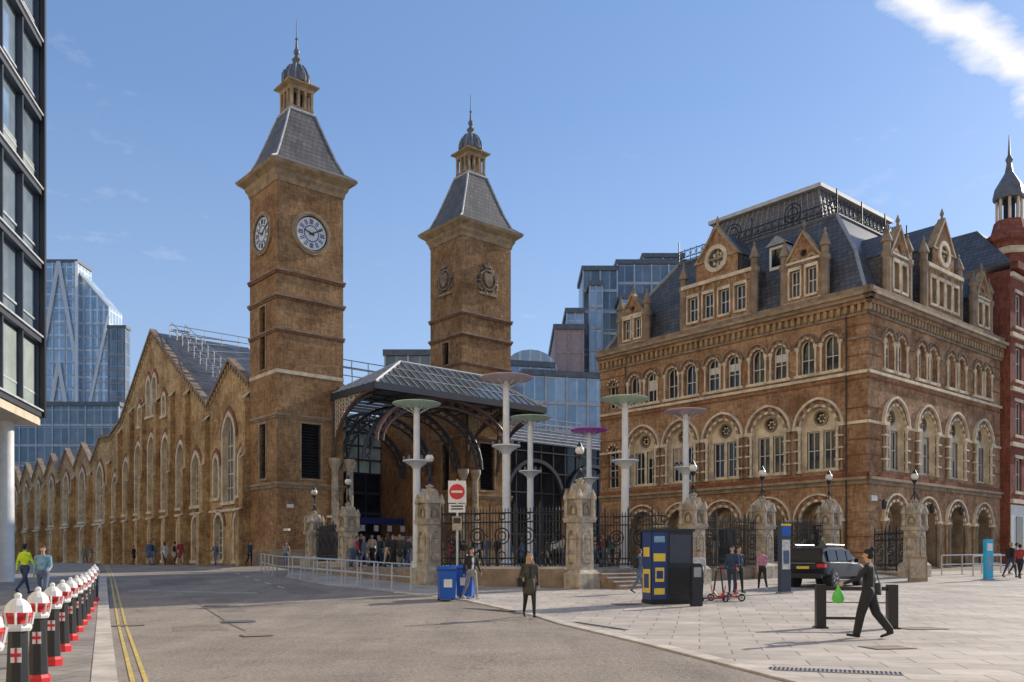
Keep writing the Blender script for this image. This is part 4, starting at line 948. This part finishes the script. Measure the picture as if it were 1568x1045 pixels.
def person(X,Y,heading,z=None,h=1.72,legs=((22,5),(-20,25)),arms=((-18,15),(20,20)),top='c_black',bot='c_denim',shoe='c_black',hair='hair_brown',long=False,coat=None,wide=1.0,bag=None,vox=.022,name='pedestrian',armx=(8,8),bun=False,pack=None,green=False,headyaw=0,shirt=None):
    z=gz(Y)+.01 if z is None else z
    S=h/1.75; prim=[]
    def add(a,b,r0,r1,tag,sx=1,sy=1): prim.append((Vector(a),Vector(b),r0,r1,tag,sx,sy))
    feet=[];hands=[]
    hip0=.93
    for sd,(t,k_) in zip((-1,1),legs):
        t,k_=R(t),R(k_); hp=Vector((sd*.095,0,hip0)); kn=hp+.43*Vector((sd*.01,math.sin(t),-math.cos(t))); an=kn+.42*Vector((0,math.sin(t-k_),-math.cos(t-k_)))
        pitch=(t-k_)*.6; dr=Vector((sd*.02,math.cos(pitch),math.sin(pitch))).normalized()
        heel=an+Vector((0,-.03,-.045)); toe=heel+dr*.2+Vector((0,0,-.005))
        add(hp,kn,.095*wide,.065*wide**1.5,bot); add(kn,an+(an-kn)*-.05,.063*wide**1.6,.042*wide**2.6,bot)
        add(heel,toe,.042,.034,shoe,1,.8); feet.append(min(heel.z-.04,toe.z-.034))
    add((0,0,.93),(0,0,1.02),.135,.125,bot if not coat else top,1.15,.85)
    add((0,0,1.03),(0,.0,1.22),.125,.135,top,1.12,.82); add((0,0,1.22),(0,-.005,1.38),.138,.125,top,1.25,.82)
    add((-.14,-.005,1.42),(.14,-.005,1.42),.065,.065,top,1,1)
    if shirt: add((0,.062,1.05),(0,.058,1.38),.06,.055,shirt,1,1)
    add((0,0,1.44),(0,.015,1.55),.058,.05,'skin')
    if coat: add((0,0,1.0),(0,.0,coat),.15,.185,top,1.1,.95)
    for i,(sd,(a,el)) in enumerate(zip((-1,1),arms)):
        a,el=R(a),R(el); bx=R(armx[i]); sh=Vector((sd*.185,0,1.41)); e=sh+.285*Vector((sd*math.sin(bx),math.sin(a)*math.cos(bx),-math.cos(a)*math.cos(bx)))
        w=e+.245*Vector((sd*math.sin(bx)*.3,math.sin(a+el),-math.cos(a+el))); d=(w-e).normalized()
        add(sh,e,.057,.045,top); add(e,w,.045,.032,top); hm=w+d*.075
        add(w,hm,.026,.034,'skin',.6,1.1); hands.append((w,hm,d,sd))
    hy=R(headyaw); fw=Vector((math.sin(hy),math.cos(hy),0)); rt=Vector((math.cos(hy),-math.sin(hy),0)); hc=Vector((0,.02,1.645))
    add(hc+fw*-.012+Vector((0,0,.015)),hc+fw*.005+Vector((0,0,.02)),.078,.078,'skin',.92,1.05)
    add(hc+fw*.03+Vector((0,0,-.065)),hc+fw*.025+Vector((0,0,-.01)),.045,.06,'skin',1,1)
    add(hc+fw*.082+Vector((0,0,.01)),hc+fw*.098+Vector((0,0,-.018)),.009,.014,'skin')
    for s in (-1,1): add(hc+rt*s*.075+Vector((0,0,.012)),hc+rt*s*.078+Vector((0,0,-.018)),.014,.012,'skin')
    add(hc+fw*-.03+Vector((0,0,.045)),hc+fw*-.005+Vector((0,0,.055)),.083,.078,hair)
    add(hc+fw*-.045+Vector((0,0,.0)),hc+fw*-.035+Vector((0,0,.03)),.075,.08,hair)
    if long:
        for s in (-1,1): add(hc+rt*s*.06+fw*-.02+Vector((0,0,.03)),hc+rt*s*.075+fw*-.01+Vector((0,0,-.19)),.04,.035,hair)
        add(hc+fw*-.06,hc+fw*-.06+Vector((0,0,-.2)),.065,.06,hair)
    if bun: add(hc+fw*-.08+Vector((0,0,.12)),hc+fw*-.085+Vector((0,0,.13)),.045,.045,hair)
    if pack: add((0,-.19,1.12),(0,-.18,1.36),.12,.11,pack,1.05,.8)
    vs=[];fs=[]
    for q_ in prim: capsule(vs,fs,*q_[:4],q_[5],q_[6])
    zo=-min(feet)
    me=bpy.data.meshes.new('body'); me.from_pydata([tuple(v) for v in vs],[],fs)
    ob=bpy.data.objects.new('tmp',me); sc.collection.objects.link(ob)
    md=ob.modifiers.new('r','REMESH'); md.mode='VOXEL'; md.voxel_size=vox
    ms=ob.modifiers.new('s','SMOOTH'); ms.factor=.5; ms.iterations=2
    dg=bpy.context.evaluated_depsgraph_get(); dg.update()
    nm=bpy.data.meshes.new_from_object(ob.evaluated_get(dg)); bpy.data.objects.remove(ob)
    tags=sorted({q_[4] for q_ in prim}); n=len(nm.polygons)
    cen=np.empty(n*3); nm.polygons.foreach_get('center',cen); cen=cen.reshape(-1,3)
    best=np.full(n,1e9); mi=np.zeros(n,int)
    for (a,b,r0,r1,tg,sx,sy) in prim:
        a=np.array(a);b=np.array(b);ab=b-a;t=np.clip(((cen-a)@ab)/max(ab@ab,1e-9),0,1); c=a+t[:,None]*ab
        df=cen-c; df[:,0]/=sx; df[:,1]/=(sy if abs(ab[2])>abs(ab[1]) else 1); dd=np.linalg.norm(df,axis=1)-(r0+(r1-r0)*t); u=dd<best; best[u]=dd[u]; mi[u]=tags.index(tg)
    nm.materials.clear()
    for t in tags: nm.materials.append(MAT[t])
    nm.polygons.foreach_set('material_index',mi.astype(np.int32)); nm.polygons.foreach_set('use_smooth',[True]*n)
    e=empty(name,(X,Y,z),-R(heading)); e.scale=(S,S,S)
    bo=bpy.data.objects.new('body',nm); sc.collection.objects.link(bo); bo.parent=e; bo.location=(0,0,zo)
    d=P()
    for s in (-1,1): d.sphere(hc+rt*s*.03+fw*.076+Vector((0,0,.015)),.009,'hair_black',6)
    d.tube(hc+rt*-.02+fw*.08+Vector((0,0,-.045)),hc+rt*.02+fw*.08+Vector((0,0,-.045)),.006,'c_red',5)
    for (w,hm,dd,sd) in hands:
        sdv=Vector((0,1,0)); sdv=(sdv-dd*sdv.dot(dd)).normalized(); inw=Vector((-sd,0,0))
        for j in range(4):
            b0=hm+sdv*(.024-.016*j)+dd*.005; ln=(.036,.042,.040,.030)[j]; m1=b0+dd*ln+inw*.006; t1=m1+dd*ln*.6+inw*.02
            d.tube(b0-dd*.03,m1,.0095,'skin',6,.0085); d.tube(m1,t1,.0085,'skin',6,.006)
        b0=w+dd*.03+sdv*.022; d.tube(b0,b0+dd*.03+sdv*.022,.011,'skin',6,.010); d.tube(b0+dd*.03+sdv*.022,b0+dd*.058+sdv*.024+inw*.012,.010,'skin',6,.007)
    if bag:
        d.frus([(.2,.32,-.2,.16,.86),(.19,.33,-.19,.15,1.1)],bag); d.path([(.26,-.16,1.1),(.2,-.08,1.46),(.2,.06,1.46),(.26,.12,1.1)],.012,bag,5)
    if green:
        w,hm,dd,sd=hands[0]; c=hm+dd*.06
        d.lathe(c.x,c.y,[(.015,c.z+.02),(.03,c.z-.05),(.10,c.z-.16),(.12,c.z-.26),(.09,c.z-.34),(.02,c.z-.35)],'green_bag',10)
    d.build('face_hands_details',e,True,loc=(0,0,zo))
def wx(x,Y): return (x-784)/1350*Y
person(wx(811,23.6),23.6,172,h=1.72,legs=((14,4),(-12,26)),arms=((-8,25),(14,60)),top='c_olive',bot='c_black',hair='hair_blond',long=True,coat=.80,vox=.012,name='pedestrian_woman',bag='c_black',shirt='c_black')
person(wx(1330,18.0),18.0,300,h=1.82,legs=((17,6),(-17,20)),arms=((38,30),(-12,35)),top='c_black',bot='c_black',hair='hair_black',bun=True,wide=1.25,vox=.012,name='pedestrian_woman',bag='iron_blue',green=True,armx=(12,14))
person(wx(722,29.8),29.8,150,h=1.78,legs=((16,4),(-20,20)),arms=((12,25),(-18,15)),top='c_black',bot='c_grey',hair='hair_black',vox=.015,name='pedestrian_man',pack='c_grey',shoe='c_white',shirt='c_white')
person(wx(66,27),27,165,z=gz(27)+.12,h=1.8,top='c_blue',bot='c_denim',hair='hair_brown',vox=.015,name='pedestrian_man',arms=((10,60),(-10,30)))
person(wx(38,31),31,15,z=gz(31)+.12,h=1.8,top='c_hiviz',bot='c_navy',hair='hair_black',name='worker_in_hi_vis')
person(wx(1121,32),32,200,h=1.76,legs=((6,2),(-6,4)),top='c_navy',bot='c_navy',hair='hair_black',name='pedestrian_man',arms=((5,40),(-5,30)))
person(wx(1131,32.8),32.8,160,h=1.72,legs=((8,2),(-8,6)),top='c_navy',bot='c_black',hair='hair_brown',name='pedestrian_man',vox=.018,bag='c_black')
person(wx(1167,34.5),34.5,350,h=1.62,legs=((10,2),(-12,10)),top='c_pink',bot='c_black',hair='hair_blond',name='pedestrian_woman',shoe='c_white')
person(wx(979,33),33,60,h=1.7,legs=((26,10),(-22,20)),top='c_denim',bot='c_denim',hair='hair_brown',name='pedestrian',pack='c_black')
person(wx(1070,31),31,190,h=1.7,top='c_white',bot='c_black',hair='hair_brown',name='pedestrian')
rg_=random.Random(11); tops=['c_black','c_navy','c_olive','c_white','c_beige','c_black','c_grey','c_red','c_denim','c_green']
far=[(228,62),(236,64),(252,66),(268,68),(276,63),(383,60),(438,55),(541,49),(549,50.5),(557,47.5),(566,52),(598,49),(606,51),(618,55),(585,56),(675,50),(690,54),(912,50),(920,53),(931,47),(946,52),(760,53),(745,48),(1235,47.0),(1548,44),(1557,47),(1562,43),(130,75),(140,80),(505,52),
 (534,53),(573,57),(592,54),(626,50),(640,57),(655,60),(710,57),(725,55),(800,52),(838,55),(862,50),(880,56),(902,56),(938,56),(952,49),(1005,50),(1222,46),(1258,46.5),(300,72),(318,70),(190,85),(562,61),(604,62),
 (538,47),(547,46),(553,49),(570,49),(580,51),(594,47),(602,46.5),(612,48),(622,53),(665,55),(700,49),(735,51),(780,56),(820,57),(850,53),(872,48),(924,46),(958,54),(1020,53),(1095,48),(1245,48),(205,78),(330,66)]
for q_ in far:
    x,Y=q_[:2]; X=wx(x,Y)
    zp=PZ+.003 if (x>450 and x<1300 and Y>45) else gz(Y)+.01
    s=rg_.choice((-1,1))
    person(X,Y,rg_.uniform(0,360),z=zp,h=rg_.uniform(1.62,1.82),legs=((s*rg_.uniform(4,24),5),(-s*rg_.uniform(4,22),rg_.uniform(5,25))),arms=((-s*15,20),(s*15,rg_.uniform(10,60))),top=rg_.choice(tops),bot=rg_.choice(['c_black','c_denim','c_navy','c_beige']),hair=rg_.choice(['hair_black','hair_brown','hair_blond']),long=rg_.random()<.4,vox=.03,coat=.7 if rg_.random()<.25 else None,pack='c_black' if rg_.random()<.3 else None)
# ---------------------------------------------------------------- left glass office building (foreground edge)
lb=empty('glass_office_building',(-21.4,40,0),R(12)); p=P()
p.box(-10,-.25,-8,0,8.2,48,'fg_glass'); p.box(-10,-3.2,-8,-2,.3,8.0,'glass_dark')
for i in range(12):
    z=8.2+i*3.35
    p.box(-10,.08,-8,.08,z-.12,z+.12,'iron_blue'); p.box(-.25,.16,-8,.16,z+.12,z+.2,'lead_light')
    for j in range(4):
        y=-j*2.4
        p.box(-.24,.02,y-.05,y+.05,z+.2,z+3.2,'iron_blue')
        if (i*7+j*3)%3==0 or i==0: p.box(-.24,-.2,y-2.3,y-.1,z+.3,z+(1.2 if i else 3.1),'fg_panel')
    p.box(-.24,-.18,-8,0,z+.9,z+.98,'lead_light')
    p.box(-.05,.2,-.05,.2,z-.12,z+3.23,'iron')
p.box(-10,.0,-8,0,7.7,8.05,'cream')
p.build('facade',lb)
q=P()
for y in (-1.0,-6): q.lathe(-1.1,y,[(.45,0.2),(.34,.5),(.32,7.7)],'white',16)
q.build('columns',lb,True)
# unseen pale tower added to bounce warm sunlight onto the facades (left, behind the viewer)
ob=empty('bounce_tower',rz=TH); p=P()
p.box(-44,-24,-60,83,0,66,'bounce_cream')
for j in range(14):
    p.box(-24,-23.97,-58,81,3.2+j*4.5,4.8+j*4.5,'win_light')
for i in range(29): p.box(-23.97,-23.6,-60+i*5,-59.4+i*5,0,66,'bounce_cream')
p.box(-44.5,-23.3,-60.5,83.5,66,67,'bounce_cream')
p.build('facade',ob)
# ---------------------------------------------------------------- background buildings
def bg(name,x0,x1,ytop,Y,mat,depth=25,rz=0,extras=None,fin='lead_light'):
    X0,X1=wx(x0,Y),wx(x1,Y); zt=1.6+(858-ytop)/1350*Y
    e=empty(name,((X0+X1)/2,Y,0),rz); p=P(); w=(X1-X0)/2
    p.box(-w,w,0,depth,0,zt,mat); p.box(-w-.3,w+.3,-.3,depth,zt,zt+.8,'lead_dark')
    n=max(2,int(zt/3.6))
    for i in range(n): p.box(-w-.1,w+.1,-.12,-.02,i*zt/n,i*zt/n+.45,fin)
    m_=max(2,int(w*2/3))
    for i in range(m_+1): xx=-w+i*2*w/m_; p.box(xx-.12,xx+.12,-.2,0,0,zt,fin)
    if extras: extras(p,w,zt)
    p.build('tower_block',e); return e
def braces(p,w,zt):
    n=3
    for i in range(n):
        z0=zt*i/n;z1=zt*(i+1)/n
        for s in (-1,1): p.tube((s*w,-.6,z0),(0,-.6,z1),.6,'white',4)
    for s in (-1,1): p.tube((s*w,-.5,0),(s*w,-.5,zt),.5,'white',4)
bg('glass_skyscraper',64,118,402,260,'tower_glass',extras=braces,fin='lead_light',depth=9)
p=P(); 
e=empty('glass_skyscraper',(wx(118,262),262,0)); 
p.add([(0,0,0),(9.5,0,0),(9.5,9,0),(0,9,0),(0,0,88),(9.5,0,77),(9.5,9,77),(0,9,88)],[(0,1,5,4),(1,2,6,5),(4,5,6,7)],'tower_glass')
for i in range(22): p.box(0,9.6,-.15,-.02,i*3.4,i*3.4+.4,'lead_light')
for i in range(5): p.box(i*2.3,i*2.3+.2,-.25,-.02,0,77,'lead_light')
p.tube((0,-.5,30),(9.5,-.5,74),.5,'white',4); p.tube((0,-.4,88),(9.5,-.4,77),.5,'white',4)
p.build('tower_block',e)
bg('office_tower',166,192,503,240,'glass_dark',depth=3,fin='brownstone'); bg('office_tower',-60,62,470,300,'glass_dark')
bg('office_block',-20,182,622,170,'glass_dark',depth=3); bg('office_block',-100,120,700,200,'pinkstone')
bg('office_block',893,945,415,150,'glass_dark',depth=10); bg('office_block',903,922,438,146,'glass_blue',depth=4); bg('office_block',945,1050,405,158,'glass_dark',depth=10); bg('office_block',950,1070,458,142,'glass_blue',depth=6)
bg('office_block',850,893,505,135,'pinkstone',fin='pinkstone'); bg('office_block',868,893,480,140,'glass_blue')
bg('office_block',800,935,578,120,'glass_blue',rz=R(14),depth=10)
bg('office_block',775,848,562,126,'glass_blue',rz=R(14),depth=10)
bg('office_block',590,660,545,120,'glass_dark'); bg('office_block',985,1045,395,165,'glass_dark',depth=10)
e=empty('office_block',(wx(812,128),128,0)); p=P()
n=10; vs=[]
for i in range(n+1):
    a=math.pi*i/n; vs+= [(-4*math.cos(a),0,29+3.2*math.sin(a)),(-4*math.cos(a),20,29+3.2*math.sin(a))]
p.add(vs,[(2*i,2*i+1,2*i+3,2*i+2) for i in range(n)],'lead_light'); p.add([v for v in vs[::2]],[tuple(range(n+1))],'glass_blue'); p.box(-4,4,0,20,0,29,'glass_dark'); p.build('vaulted_block',e)
# ---------------------------------------------------------------- light, sky, camera
AZ,EL=R(54),R(25)
sd=Vector((math.sin(AZ)*math.cos(EL),math.cos(AZ)*math.cos(EL),math.sin(EL)))
sl=bpy.data.lights.new('sun','SUN'); sl.energy=5; sl.angle=R(.5); sl.color=(1,.90,.76)
so=bpy.data.objects.new('sun',sl); sc.collection.objects.link(so); so.rotation_euler=sd.to_track_quat('Z','Y').to_euler(); so.location=(60,40,60)
w=bpy.data.worlds.new('World'); sc.world=w; w.use_nodes=True; nt=w.node_tree; bgN=nt.nodes['Background']
sky=nt.nodes.new('ShaderNodeTexSky'); sky.sky_type='NISHITA'; sky.sun_disc=False; sky.sun_elevation=EL; sky.sun_rotation=AZ; sky.air_density=1.0; sky.dust_density=.35; sky.ozone_density=3.0
tc=nt.nodes.new('ShaderNodeTexCoord'); sp=nt.nodes.new('ShaderNodeSeparateXYZ'); nt.links.new(tc.outputs['Generated'],sp.inputs[0])
def mth(op,a,b=None,clamp=False):
    n=nt.nodes.new('ShaderNodeMath'); n.operation=op; n.use_clamp=clamp
    for i,q_ in enumerate((a,b)):
        if q_ is None: continue
        if isinstance(q_,(int,float)): n.inputs[i].default_value=q_
        else: nt.links.new(q_,n.inputs[i])
    return n.outputs[0]
zc=mth('MAXIMUM',sp.outputs[2],.03); px=mth('DIVIDE',sp.outputs[0],zc); py=mth('DIVIDE',sp.outputs[1],zc)
cb=nt.nodes.new('ShaderNodeCombineXYZ'); nt.links.new(px,cb.inputs[0]); nt.links.new(py,cb.inputs[1])
n1=nt.nodes.new('ShaderNodeTexNoise'); n1.inputs['Scale'].default_value=6; n1.inputs['Detail'].default_value=8; n1.inputs['Roughness'].default_value=.62; nt.links.new(cb.outputs[0],n1.inputs['Vector'])
n2=nt.nodes.new('ShaderNodeTexNoise'); n2.inputs['Scale'].default_value=1.3; n2.inputs['Detail'].default_value=5; n2.inputs['Roughness'].default_value=.6; nt.links.new(cb.outputs[0],n2.inputs['Vector'])
d1=mth('ADD',mth('MULTIPLY',mth('SUBTRACT',px,.703),-.618),mth('MULTIPLY',mth('SUBTRACT',py,1.553),.786))
d1=mth('ADD',d1,mth('MULTIPLY',mth('SUBTRACT',n2.outputs['Fac'],.5),.25))
band=mth('SUBTRACT',1,mth('MULTIPLY',mth('ABSOLUTE',d1),9.5),True)
cl=mth('MULTIPLY',mth('SUBTRACT',mth('ADD',mth('MULTIPLY',band,.7),mth('MULTIPLY',n1.outputs['Fac'],.9)),.70),2.8,True)
side=mth('MULTIPLY',mth('SUBTRACT',px,.45),6,True); cl=mth('MULTIPLY',cl,side)
wis=mth('MULTIPLY',mth('SUBTRACT',mth('MULTIPLY',n1.outputs['Fac'],n2.outputs['Fac']),.34),3,True)
cl=mth('MAXIMUM',cl,mth('MULTIPLY',wis,.45),True)
# gain, partial blend to a uniform blue that evens out sky brightness, pale haze near the horizon
g=nt.nodes.new('ShaderNodeMix'); g.data_type='RGBA'; g.blend_type='MULTIPLY'; g.inputs[0].default_value=1; nt.links.new(sky.outputs[0],g.inputs[6]); g.inputs[7].default_value=(1.18,1.2,1.28,1)
fl=nt.nodes.new('ShaderNodeMix'); fl.data_type='RGBA'; fl.inputs[0].default_value=.42; nt.links.new(g.outputs[2],fl.inputs[6]); fl.inputs[7].default_value=(1.35,2.35,4.3,1)
hz=nt.nodes.new('ShaderNodeMix'); hz.data_type='RGBA'; hf=mth('MULTIPLY',mth('SUBTRACT',1,mth('MULTIPLY',mth('ABSOLUTE',sp.outputs[2]),2.2),True),.55); nt.links.new(hf,hz.inputs[0]); nt.links.new(fl.outputs[2],hz.inputs[6]); hz.inputs[7].default_value=(3.5,4.3,5.6,1)
mx=nt.nodes.new('ShaderNodeMix'); mx.data_type='RGBA'; nt.links.new(cl,mx.inputs[0]); nt.links.new(hz.outputs[2],mx.inputs[6]); mx.inputs[7].default_value=(6.8,6.8,6.9,1)
nt.links.new(mx.outputs[2],bgN.inputs['Color']); bgN.inputs['Strength'].default_value=.15
cam=bpy.data.cameras.new('camera'); co=bpy.data.objects.new('camera',cam); sc.collection.objects.link(co)
cam.sensor_width=36; cam.lens=31.0; cam.shift_y=.214; cam.clip_end=4000; co.location=(0,0,1.6); co.rotation_euler=(R(90),0,0); sc.camera=co
sc.view_settings.view_transform='Standard'; sc.view_settings.look='None'; sc.view_settings.exposure=0
